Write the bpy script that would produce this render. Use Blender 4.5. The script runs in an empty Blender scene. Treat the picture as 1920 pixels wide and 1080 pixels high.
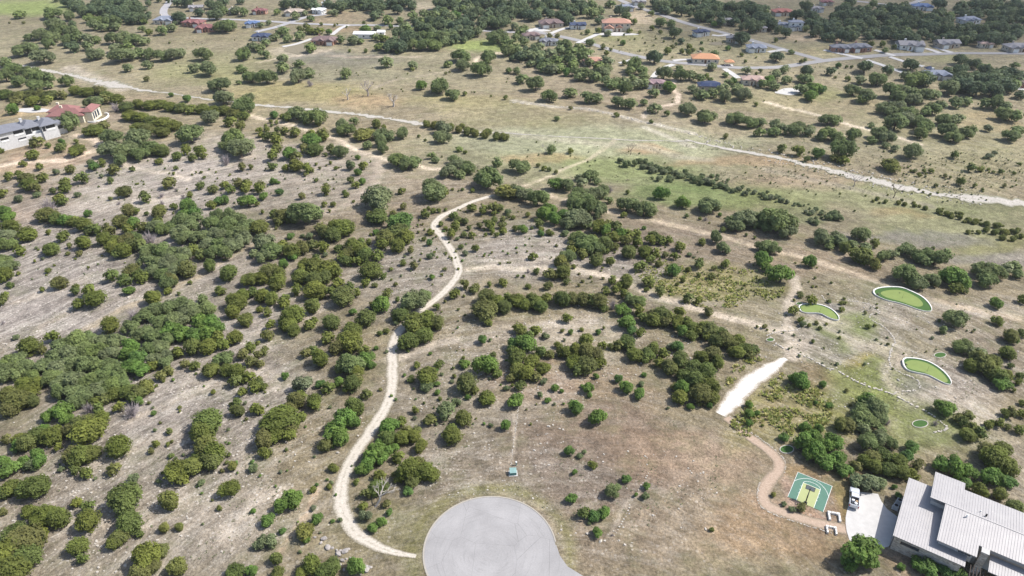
import bpy, math, random
import numpy as np
from math import radians as R, sin, cos, pi

# ------------------------------------------------------------------ camera, sky, sun, exposure
SC = bpy.context.scene
COL = SC.collection
CAM_H, PITCH, FPX = 120.0, R(32.6), 1300.0        # drone height (m), downward pitch, focal length in photo pixels
cd = bpy.data.cameras.new('camera'); cam = bpy.data.objects.new('camera', cd); COL.objects.link(cam)
cd.sensor_width = 36.0; cd.lens = FPX / 1920 * 36.0
cd.clip_start = 1.0; cd.clip_end = 20000
cam.location = (0, 0, CAM_H); cam.rotation_euler = (pi / 2 - PITCH, 0, 0)
SC.camera = cam

SUN_EL, SUN_AZ = R(50), R(80)                      # azimuth measured from +Y towards +X
world = bpy.data.worlds.new('World'); SC.world = world; world.use_nodes = True
wn = world.node_tree.nodes; wl = world.node_tree.links
sky = wn.new('ShaderNodeTexSky'); sky.sky_type = 'NISHITA'; sky.sun_disc = False
sky.sun_elevation = SUN_EL; sky.sun_rotation = SUN_AZ; sky.air_density = 1.0; sky.dust_density = 2.0; sky.ozone_density = 1.0
bg = wn['Background']; bg.inputs['Strength'].default_value = 0.135
wl.new(sky.outputs[0], bg.inputs['Color'])
sl = bpy.data.lights.new('sun', 'SUN'); sl.energy = 4.5; sl.angle = R(0.6); sl.color = (1.0, 0.965, 0.915)
sun = bpy.data.objects.new('sun', sl); COL.objects.link(sun)
sun.rotation_euler = (pi / 2 - SUN_EL, 0, -SUN_AZ + pi)
sun.rotation_euler = (pi / 2 - SUN_EL, 0, pi - SUN_AZ)
sun.location = (150, 60, 400)
vs = SC.view_settings; vs.view_transform = 'Standard'; vs.look = 'None'; vs.exposure = 0.50; vs.gamma = 1.0; vs.use_curve_mapping = False

rng = np.random.default_rng(7)
random.seed(7)

# ------------------------------------------------------------------ terrain function and photo -> place measuring
HILL = np.array([5.0, 15.0])
def sstep(a, b, x):
    t = np.clip((x - a) / (b - a), 0, 1); return t * t * (3 - 2 * t)
CREEK = [(-700, 560), (-336, 464), (-144, 375), (0, 337), (116, 295), (204, 251), (420, 150)]
CX = np.array([p[0] for p in CREEK]); CY = np.array([p[1] for p in CREEK])
def hgt(x, y):
    x = np.asarray(x, float); y = np.asarray(y, float)
    r = np.hypot(x - HILL[0], (y - HILL[1]) * 0.85)
    h = -6.0 * sstep(95, 300, r)
    dc = y - np.interp(x, CX, CY)
    h = h - 1.6 * np.exp(-(dc / 26.0) ** 2)
    h = h + 7.0 * sstep(60, 420, dc) + 16.0 * sstep(300, 1500, dc)
    # draw on the left where the oaks grow
    d2 = (x + 105) * 0.62 + (y - 175) * -0.78
    h = h - 1.8 * np.exp(-(d2 / 22.0) ** 2) * sstep(60, 110, r)
    h = h + 0.22 * np.sin(x * 0.11 + y * 0.045 + 1.3) * np.sin(y * 0.085 - x * 0.03) * sstep(85, 130, r)
    return h

def ray(px, py):
    u = (px - 960) / FPX; v = (py - 540) / FPX
    return np.array([u, cos(PITCH) - v * sin(PITCH), -sin(PITCH) - v * cos(PITCH)])
def pz(px, py, z):
    d = ray(px, py); t = (z - CAM_H) / d[2]
    return np.array([d[0] * t, d[1] * t, z])
def gp(px, py, up=0.0):
    """the place whose point `up` metres above the ground is seen at photo pixel (px, py)"""
    z = 0.0
    for _ in range(25):
        p = pz(px, py, z + up); z = float(hgt(p[0], p[1]))
    return np.array([p[0], p[1], z])
def mpp(p):
    """metres per photo pixel at place p"""
    dep = p[1] * cos(PITCH) + (CAM_H - p[2]) * sin(PITCH)
    return dep / FPX

# ------------------------------------------------------------------ small helpers
def link(o): COL.objects.link(o); return o
def tag(o, label=None, cat=None, group=None, kind=None):
    if label: o['label'] = label
    if cat: o['category'] = cat
    if group: o['group'] = group
    if kind: o['kind'] = kind
    return o
def empty(name, loc, rz=0.0, sc=None):
    o = bpy.data.objects.new(name, None); link(o); o.location = tuple(map(float, loc)); o.rotation_euler = (0, 0, rz)
    o.empty_display_size = 0.5
    if sc is not None: o.scale = sc
    return o
class MB:
    def __init__(s): s.v = []; s.f = []
    def add(s, vs, fs):
        n = len(s.v); s.v.extend([tuple(map(float, v)) for v in vs]); s.f.extend([tuple(i + n for i in f) for f in fs]); return s
    def box(s, x0, x1, y0, y1, z0, z1):
        return s.add([(x0,y0,z0),(x1,y0,z0),(x1,y1,z0),(x0,y1,z0),(x0,y0,z1),(x1,y0,z1),(x1,y1,z1),(x0,y1,z1)],
                     [(3,2,1,0),(4,5,6,7),(0,1,5,4),(1,2,6,5),(2,3,7,6),(3,0,4,7)])
    def prism(s, poly, z0, z1):
        n = len(poly); z0f = z0 if callable(z0) else (lambda x, y: z0); z1f = z1 if callable(z1) else (lambda x, y: z1)
        vs = [(x, y, z0f(x, y)) for x, y in poly] + [(x, y, z1f(x, y)) for x, y in poly]
        a = sum(poly[i][0]*poly[(i+1)%n][1]-poly[(i+1)%n][0]*poly[i][1] for i in range(n))
        fs = [tuple(range(n-1,-1,-1)), tuple(range(n, 2*n))] + [(i,(i+1)%n,n+(i+1)%n,n+i) for i in range(n)]
        if a < 0: fs = [f[::-1] for f in fs]
        return s.add(vs, fs)
    def tube(s, pts, rad, n=6, cap=True):
        pts = [np.array(p, float) for p in pts]; rings = []
        for i, p in enumerate(pts):
            d = pts[min(i+1,len(pts)-1)] - pts[max(i-1,0)]; d = d/(np.linalg.norm(d)+1e-9)
            a = np.cross(d, (0,0,1)) if abs(d[2]) < .9 else np.cross(d, (1,0,0)); a /= np.linalg.norm(a); b = np.cross(d, a)
            r = rad[i] if hasattr(rad, '__len__') else rad
            rings.append([p + r*(cos(2*pi*k/n)*a + sin(2*pi*k/n)*b) for k in range(n)])
        fs = [(i*n+k, i*n+(k+1)%n, (i+1)*n+(k+1)%n, (i+1)*n+k) for i in range(len(pts)-1) for k in range(n)]
        if cap: fs += [tuple(range(n-1,-1,-1)), tuple((len(pts)-1)*n+k for k in range(n))]
        return s.add([v for r_ in rings for v in r_], fs)
    def mesh(s, name, mat, smooth=False):
        me = bpy.data.meshes.new(name); me.from_pydata(s.v, [], s.f)
        if mat: me.materials.append(mat)
        if smooth: me.polygons.foreach_set('use_smooth', [True]*len(me.polygons))
        me.update(); return me
    def build(s, name, mat, parent=None, smooth=False):
        o = bpy.data.objects.new(name, s.mesh(name, mat, smooth)); link(o); o.parent = parent; return o

# ------------------------------------------------------------------ materials
def mat_new(name):
    m = bpy.data.materials.new(name); m.use_nodes = True
    nt = m.node_tree; b = nt.nodes['Principled BSDF']
    return m, nt, nt.nodes, nt.links, b
def mapping(N, L, coord='Object', scale=(1,1,1), rot=(0,0,0)):
    tc = N.new('ShaderNodeTexCoord'); mp = N.new('ShaderNodeMapping'); mp.inputs['Scale'].default_value = scale; mp.inputs['Rotation'].default_value = rot
    L.new(tc.outputs[coord], mp.inputs[0]); return mp.outputs[0]
def noise(N, L, vec, scale, detail=4, rough=.6):
    n = N.new('ShaderNodeTexNoise'); n.inputs['Scale'].default_value = scale; n.inputs['Detail'].default_value = detail; n.inputs['Roughness'].default_value = rough
    L.new(vec, n.inputs['Vector']); return n.outputs['Fac']
def mrange(N, L, v, a, b, c, d):
    n = N.new('ShaderNodeMapRange'); n.inputs[1].default_value = a; n.inputs[2].default_value = b; n.inputs[3].default_value = c; n.inputs[4].default_value = d
    L.new(v, n.inputs[0]); return n.outputs[0]
def mix(N, L, fac, a, b, mode='MIX'):
    n = N.new('ShaderNodeMix'); n.data_type = 'RGBA'; n.blend_type = mode
    for sock, val in ((n.inputs[0], fac), (n.inputs[6], a), (n.inputs[7], b)):
        if hasattr(val, 'links') or hasattr(val, 'is_linked'): L.new(val, sock)
        elif isinstance(val, (int, float)): sock.default_value = val
        else: sock.default_value = (*val, 1)
    return n.outputs[2]
def math_(N, L, op, a, b=None):
    n = N.new('ShaderNodeMath'); n.operation = op
    for i, v in enumerate((a, b)):
        if v is None: continue
        if isinstance(v, (int, float)): n.inputs[i].default_value = v
        else: L.new(v, n.inputs[i])
    return n.outputs[0]
def simple(name, col, rough=.8, var=.12, scale=1.5, metal=0.0, coord='Object', col2=None, bump=0.0, spec=.3):
    m, nt, N, L, b = mat_new(name)
    vec = mapping(N, L, coord)
    f = noise(N, L, vec, scale, 5, .65)
    f = mrange(N, L, f, .3, .7, 0, 1)
    c2 = col2 or tuple(min(1, c*(1+var)) for c in col); c1 = tuple(c*(1-var) for c in col) if not col2 else col
    L.new(mix(N, L, f, c1, c2), b.inputs['Base Color'])
    b.inputs['Roughness'].default_value = rough; b.inputs['Metallic'].default_value = metal
    b.inputs['Specular IOR Level'].default_value = spec
    if bump:
        bp = N.new('ShaderNodeBump'); bp.inputs['Strength'].default_value = bump; L.new(f, bp.inputs['Height']); L.new(bp.outputs[0], b.inputs['Normal'])
    return m

def ground_material():
    m, nt, N, L, b = mat_new('ground_soil_and_grass')
    at = N.new('ShaderNodeAttribute'); at.attribute_name = 'soil'
    ar = N.new('ShaderNodeAttribute'); ar.attribute_name = 'rock'
    P = mapping(N, L, 'Object')
    col = at.outputs['Color']
    # broad patches, knee-high clumps, fine speckle
    n0 = mrange(N, L, noise(N, L, P, .035, 4, .6), .3, .7, .80, 1.16)
    n1 = mrange(N, L, noise(N, L, P, .28, 6, .7), .36, .64, .70, 1.26)
    n2 = mrange(N, L, noise(N, L, P, 1.5, 5, .8), .36, .64, .55, 1.42)
    k = math_(N, L, 'MULTIPLY', math_(N, L, 'MULTIPLY', n0, n1), n2)
    kc = N.new('ShaderNodeCombineColor'); [L.new(k, kc.inputs[i]) for i in range(3)]
    c = mix(N, L, 1.0, col, kc.outputs[0], 'MULTIPLY')
    # green weeds in patches
    gw = mrange(N, L, noise(N, L, P, .09, 5, .7), .50, .66, 0, .26)
    c = mix(N, L, gw, c, (.150, .170, .068))
    # limestone ledges that follow the hill's contours
    sub = N.new('ShaderNodeVectorMath'); sub.operation = 'SUBTRACT'; sub.inputs[1].default_value = (HILL[0], HILL[1], 0); L.new(P, sub.inputs[0])
    sx = N.new('ShaderNodeSeparateXYZ'); L.new(sub.outputs[0], sx.inputs[0])
    yy = math_(N, L, 'MULTIPLY', sx.outputs[1], .85)
    r = math_(N, L, 'SQRT', math_(N, L, 'ADD', math_(N, L, 'MULTIPLY', sx.outputs[0], sx.outputs[0]), math_(N, L, 'MULTIPLY', yy, yy)))
    th = math_(N, L, 'ARCTAN2', sx.outputs[0], yy)
    wob = mrange(N, L, noise(N, L, P, .06, 3, .5), 0, 1, -3.5, 3.5)
    rr = math_(N, L, 'ADD', r, wob)
    cv = N.new('ShaderNodeCombineXYZ'); L.new(math_(N, L, 'MULTIPLY', rr, .55), cv.inputs[0]); L.new(math_(N, L, 'MULTIPLY', th, 9.0), cv.inputs[1])
    led = mrange(N, L, noise(N, L, cv.outputs[0], 1.0, 5, .75), .46, .60, 0, 1)
    led = math_(N, L, 'MULTIPLY', led, ar.outputs['Fac'])
    lm = math_(N, L, 'MULTIPLY', led, mrange(N, L, noise(N, L, P, 2.2, 4, .8), .40, .58, .08, .72))
    c = mix(N, L, lm, c, (.56, .51, .44))
    # loose stones
    vo = N.new('ShaderNodeTexVoronoi'); vo.inputs['Scale'].default_value = 1.15; vo.inputs['Randomness'].default_value = 1.0; L.new(P, vo.inputs['Vector'])
    sc_ = N.new('ShaderNodeSeparateColor'); L.new(vo.outputs['Color'], sc_.inputs[0])
    rad = mrange(N, L, sc_.outputs[0], .45, 1.0, 0.0, .42)
    st = math_(N, L, 'LESS_THAN', vo.outputs['Distance'], rad)
    st = math_(N, L, 'MULTIPLY', st, math_(N, L, 'MULTIPLY', ar.outputs['Fac'], mrange(N, L, noise(N, L, P, .14, 3, .6), .38, .60, .10, .75)))
    c = mix(N, L, st, c, mix(N, L, sc_.outputs[1], (.42, .37, .33), (.78, .71, .62)))
    L.new(c, b.inputs['Base Color']); b.inputs['Roughness'].default_value = .95; b.inputs['Specular IOR Level'].default_value = .1
    bp = N.new('ShaderNodeBump'); bp.inputs['Strength'].default_value = .55; bp.inputs['Distance'].default_value = .25
    hsum = math_(N, L, 'ADD', n2, math_(N, L, 'MULTIPLY', st, .6)); L.new(hsum, bp.inputs['Height']); L.new(bp.outputs[0], b.inputs['Normal'])
    return m

def leaf_material(name, cols, transl=.36):
    """cols: 3-4 leaf colours; each plant takes one along the ramp, each spray of leaves varies round it"""
    m, nt, N, L, b = mat_new(name)
    oi = N.new('ShaderNodeObjectInfo'); at = N.new('ShaderNodeAttribute'); at.attribute_name = 'plant'
    al = N.new('ShaderNodeAttribute'); al.attribute_name = 'spray'
    f = math_(N, L, 'FRACT', math_(N, L, 'ADD', oi.outputs['Random'], at.outputs['Fac']))
    rp = N.new('ShaderNodeValToRGB'); rp.color_ramp.elements.remove(rp.color_ramp.elements[1])
    rp.color_ramp.elements[0].position = 0; rp.color_ramp.elements[0].color = (*cols[0], 1)
    for i, c in enumerate(cols[1:]):
        e = rp.color_ramp.elements.new((i+1)/(len(cols)-1)); e.color = (*c, 1)
    L.new(f, rp.inputs[0])
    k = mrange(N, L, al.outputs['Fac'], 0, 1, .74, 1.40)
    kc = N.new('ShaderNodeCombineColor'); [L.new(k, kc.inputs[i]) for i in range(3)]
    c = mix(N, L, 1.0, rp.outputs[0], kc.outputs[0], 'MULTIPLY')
    L.new(c, b.inputs['Base Color']); b.inputs['Roughness'].default_value = .7; b.inputs['Specular IOR Level'].default_value = .25
    tr = N.new('ShaderNodeBsdfTranslucent'); L.new(c, tr.inputs[0])
    ms = N.new('ShaderNodeMixShader'); ms.inputs[0].default_value = transl
    L.new(b.outputs[0], ms.inputs[1]); L.new(tr.outputs[0], ms.inputs[2]); L.new(ms.outputs[0], N['Material Output'].inputs[0])
    return m

def circle_material():
    m, nt, N, L, b = mat_new('scuffed_asphalt')
    P = mapping(N, L, 'Object'); big = mrange(N, L, noise(N, L, P, .16, 5, .6), .32, .68, .88, 1.1); fine = mrange(N, L, noise(N, L, P, 3.0, 4, .8), .3, .7, .92, 1.08)
    # tyre scuffs round the circle, worn in broken arcs
    sub = N.new('ShaderNodeVectorMath'); sub.operation = 'SUBTRACT'; sub.inputs[1].default_value = (-4.3, 88.6, 0); L.new(P, sub.inputs[0])
    ln = N.new('ShaderNodeVectorMath'); ln.operation = 'LENGTH'; L.new(sub.outputs[0], ln.inputs[0]); sx = N.new('ShaderNodeSeparateXYZ'); L.new(sub.outputs[0], sx.inputs[0])
    th = math_(N, L, 'ARCTAN2', sx.outputs[0], sx.outputs[1]); cv = N.new('ShaderNodeCombineXYZ'); L.new(math_(N, L, 'MULTIPLY', ln.outputs['Value'], 1.3), cv.inputs[0]); L.new(math_(N, L, 'MULTIPLY', th, .9), cv.inputs[1])
    arc = mrange(N, L, noise(N, L, cv.outputs[0], 1.6, 4, .7), .52, .68, 1.0, .88)
    vo = N.new('ShaderNodeTexVoronoi'); vo.feature = 'DISTANCE_TO_EDGE'; vo.inputs['Scale'].default_value = .13; L.new(P, vo.inputs['Vector']); crack = mrange(N, L, vo.outputs['Distance'], .0, .006, .72, 1.0)
    k = math_(N, L, 'MULTIPLY', math_(N, L, 'MULTIPLY', big, fine), math_(N, L, 'MULTIPLY', arc, crack)); kc = N.new('ShaderNodeCombineColor'); [L.new(k, kc.inputs[i]) for i in range(3)]
    L.new(mix(N, L, 1.0, (.300,.290,.286), kc.outputs[0], 'MULTIPLY'), b.inputs['Base Color']); b.inputs['Roughness'].default_value = .9; b.inputs['Specular IOR Level'].default_value = .2
    return m
M = {}
M['ground'] = ground_material()
M['cedar'] = leaf_material('cedar_foliage', [(.130,.160,.034), (.165,.182,.038), (.112,.150,.040), (.160,.158,.054), (.142,.172,.034)])
M['olive'] = leaf_material('yellow_green_foliage', [(0.176,0.189,0.043), (0.142,0.169,0.047), (0.203,0.203,0.054)])
M['oak'] = leaf_material('live_oak_foliage', [(.175,.212,.088), (.148,.195,.066), (.190,.215,.110), (.172,.218,.066)])
M['darkoak'] = leaf_material('dark_oak_foliage', [(.100,.138,.068), (.122,.155,.070), (.090,.128,.070)])
M['green'] = leaf_material('fresh_green_foliage', [(.125,.215,.048), (.150,.225,.048), (.105,.185,.052)])
M['sage'] = leaf_material('sage_foliage', [(.165,.195,.095), (.150,.190,.080), (.175,.195,.115)])
M['twig'] = simple('bare_grey_twigs', (.30,.26,.26), .9, .25, 3)
M['bark'] = simple('bark', (.13,.105,.085), .95, .25, 4)
M['deadwood'] = simple('bleached_dead_wood', (.42,.38,.34), .9, .2, 4)
def trail_material(name, c1, c2, soil, wear=.55):
    # across: 0 at one edge, 1 at the other; gravel thins out towards the edges and between the wheel ruts
    m, nt, N, L, b = mat_new(name); P = mapping(N, L, 'Object')
    at = N.new('ShaderNodeAttribute'); at.attribute_name = 'across'
    e = math_(N, L, 'ABSOLUTE', math_(N, L, 'SUBTRACT', math_(N, L, 'MULTIPLY', at.outputs['Fac'], 2.0), 1.0))
    n1 = mrange(N, L, noise(N, L, P, 2.2, 5, .8), .3, .7, -.26, .26); n2 = mrange(N, L, noise(N, L, P, 3.2, 4, .8), .3, .7, -.15, .15)
    edge = mrange(N, L, math_(N, L, 'ADD', e, math_(N, L, 'ADD', n1, n2)), .50, .95, 0, 1)
    mid = math_(N, L, 'MULTIPLY', mrange(N, L, e, .0, .28, 1, 0), mrange(N, L, noise(N, L, P, .8, 5, .8), .48, .60, 0, wear))
    f = mrange(N, L, noise(N, L, P, 1.7, 6, .8), .35, .65, 0, 1)
    c = mix(N, L, f, c1, c2); c = mix(N, L, mid, c, soil); c = mix(N, L, edge, c, soil)
    L.new(c, b.inputs['Base Color']); b.inputs['Roughness'].default_value = .95; b.inputs['Specular IOR Level'].default_value = .1
    bp = N.new('ShaderNodeBump'); bp.inputs['Strength'].default_value = .4; bp.inputs['Distance'].default_value = .1; L.new(f, bp.inputs['Height']); L.new(bp.outputs[0], b.inputs['Normal']); return m
M['gravel'] = trail_material('crushed_limestone', (.42,.375,.31), (.56,.51,.44), (.195,.17,.12), .7)
M['white_gravel'] = trail_material('fresh_white_limestone', (.54,.50,.45), (.70,.67,.62), (.22,.18,.12), 0.0)
M['redpath'] = trail_material('reddish_decomposed_granite', (.33,.245,.18), (.44,.34,.265), (.215,.175,.125), .2)
M['blockstone'] = simple('white_block_stone', (.66,.64,.60), .95, .1, 1.2, bump=.2)
M['creek'] = trail_material('creek_limestone', (.30,.275,.24), (.54,.50,.45), (.19,.185,.12), .6)
M['asphalt'] = simple('old_pale_asphalt', (.33,.32,.325), .9, .1, .25, bump=.05)
M['circle'] = circle_material()
M['road'] = simple('far_road', (.27,.26,.255), .9, .1, .1)
M['kerb'] = simple('concrete_kerb', (.34,.31,.265), .9, .1, 2)
M['concrete'] = simple('pale_concrete', (.46,.445,.425), .9, .08, .8, bump=.05)
M['stone'] = simple('pale_limestone', (.34,.31,.27), .95, .2, 1.5, col2=(.52,.475,.415), bump=.3)
M['boulder'] = simple('grey_limestone', (.24,.22,.21), .95, .2, 1.6, col2=(.40,.365,.335), bump=.5)
M['white'] = simple('white_paint', (.78,.77,.75), .7, .04, 2)
M['dark'] = simple('dark_opening', (.03,.032,.036), .3, .2, 3, spec=.5)
M['glass'] = simple('window_glass', (.05,.06,.075), .08, .2, 1, spec=.6)
M['black'] = simple('black_rubber', (.02,.02,.02), .8, .1, 5)

# ------------------------------------------------------------------ the ground
def spaced(lo, hi, fine_lo, fine_hi, d0, grow):
    a = list(np.arange(fine_lo, fine_hi + 1e-6, d0))
    d = d0
    while a[-1] < hi: d = d * grow; a.append(a[-1] + d)
    d = d0; b = []; c = fine_lo
    while c > lo: d = d * grow; c -= d; b.append(c)
    return np.array(b[::-1] + a)
gx = spaced(-6000, 6000, -115, 115, .85, 1.0085)
gy = spaced(-400, 9000, 74, 215, .75, 1.0105)
GX, GY = np.meshgrid(gx, gy)
GZ = hgt(GX, GY)
nx, ny = len(gx), len(gy)

def vnoise(x, y, s, seed=0):
    """smooth value noise in [0,1]"""
    x = x / s + seed * 17.3; y = y / s + seed * 9.7
    xi = np.floor(x).astype(np.int64); yi = np.floor(y).astype(np.int64); xf = x - xi; yf = y - yi
    def hsh(a, b):
        h = (a * 374761393 + b * 668265263 + seed * 1442695) & 0x7fffffff
        h = (h ^ (h >> 13)) * 1274126177 & 0x7fffffff
        return ((h ^ (h >> 16)) & 0xffff) / 65535.0
    u = xf*xf*(3-2*xf); v = yf*yf*(3-2*yf)
    return (hsh(xi,yi)*(1-u)+hsh(xi+1,yi)*u)*(1-v) + (hsh(xi,yi+1)*(1-u)+hsh(xi+1,yi+1)*u)*v

# soil colours, measured as albedo
ROCK = (.325,.292,.268); TAN = (.285,.240,.155); SOIL = (.225,.180,.140); GRASS = (.185,.205,.095); FIELD = (.28,.33,.11)
OCHRE = (.37,.285,.155); SALMON = (.43,.300,.215); CREAM = (.52,.455,.375); DARKG = (.13,.150,.070); GREY = (.235,.225,.215); WEED = (.20,.215,.075)
soil = np.empty(GX.shape + (3,)); soil[:] = (.262,.225,.150)
rockv = np.full(GX.shape, .25)
wx = GX + 14 * (vnoise(GX, GY, 22, 1) - .5) + 5 * (vnoise(GX, GY, 6, 2) - .5)
wy = GY + 14 * (vnoise(GX, GY, 22, 3) - .5) + 5 * (vnoise(GX, GY, 6, 4) - .5)
def patch(px, py, rx, ry, col, s=.85, rock=None, edge=.5):
    c = gp(px, py); a = gp(px + rx, py) - c; b = gp(px, py - ry) - c
    det = a[0]*b[1]-a[1]*b[0]
    dx = wx - c[0]; dy = wy - c[1]
    u = (dx*b[1]-dy*b[0])/det; v = (a[0]*dy-a[1]*dx)/det
    w = (1 - sstep(1-edge, 1+edge*.6, np.hypot(u, v))) * s
    soil[:] = soil*(1-w[...,None]) + np.array(col)*w[...,None]
    if rock is not None: rockv[:] = rockv*(1-w) + rock*w
def stroke(pts, width, col, s=.8, rock=None, soft=.5, warp=.3):
    p = np.array([gp(*q)[:2] for q in pts]); d = np.full(GX.shape, 1e9)
    X = GX + (wx-GX)*warp; Y = GY + (wy-GY)*warp
    for a, b in zip(p[:-1], p[1:]):
        ab = b-a; m_ = width*4+10
        sel = (GX > min(a[0],b[0])-m_) & (GX < max(a[0],b[0])+m_) & (GY > min(a[1],b[1])-m_) & (GY < max(a[1],b[1])+m_)
        if not sel.any(): continue
        t = np.clip(((X[sel]-a[0])*ab[0]+(Y[sel]-a[1])*ab[1])/(ab@ab), 0, 1)
        d[sel] = np.minimum(d[sel], np.hypot(X[sel]-a[0]-t*ab[0], Y[sel]-a[1]-t*ab[1]))
    w = (1 - sstep(width/2*(1-soft), width/2*(1+soft), d)) * s
    soil[:] = soil*(1-w[...,None]) + np.array(col)*w[...,None]
    if rock is not None: rockv[:] = rockv*(1-w) + rock*w

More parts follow.
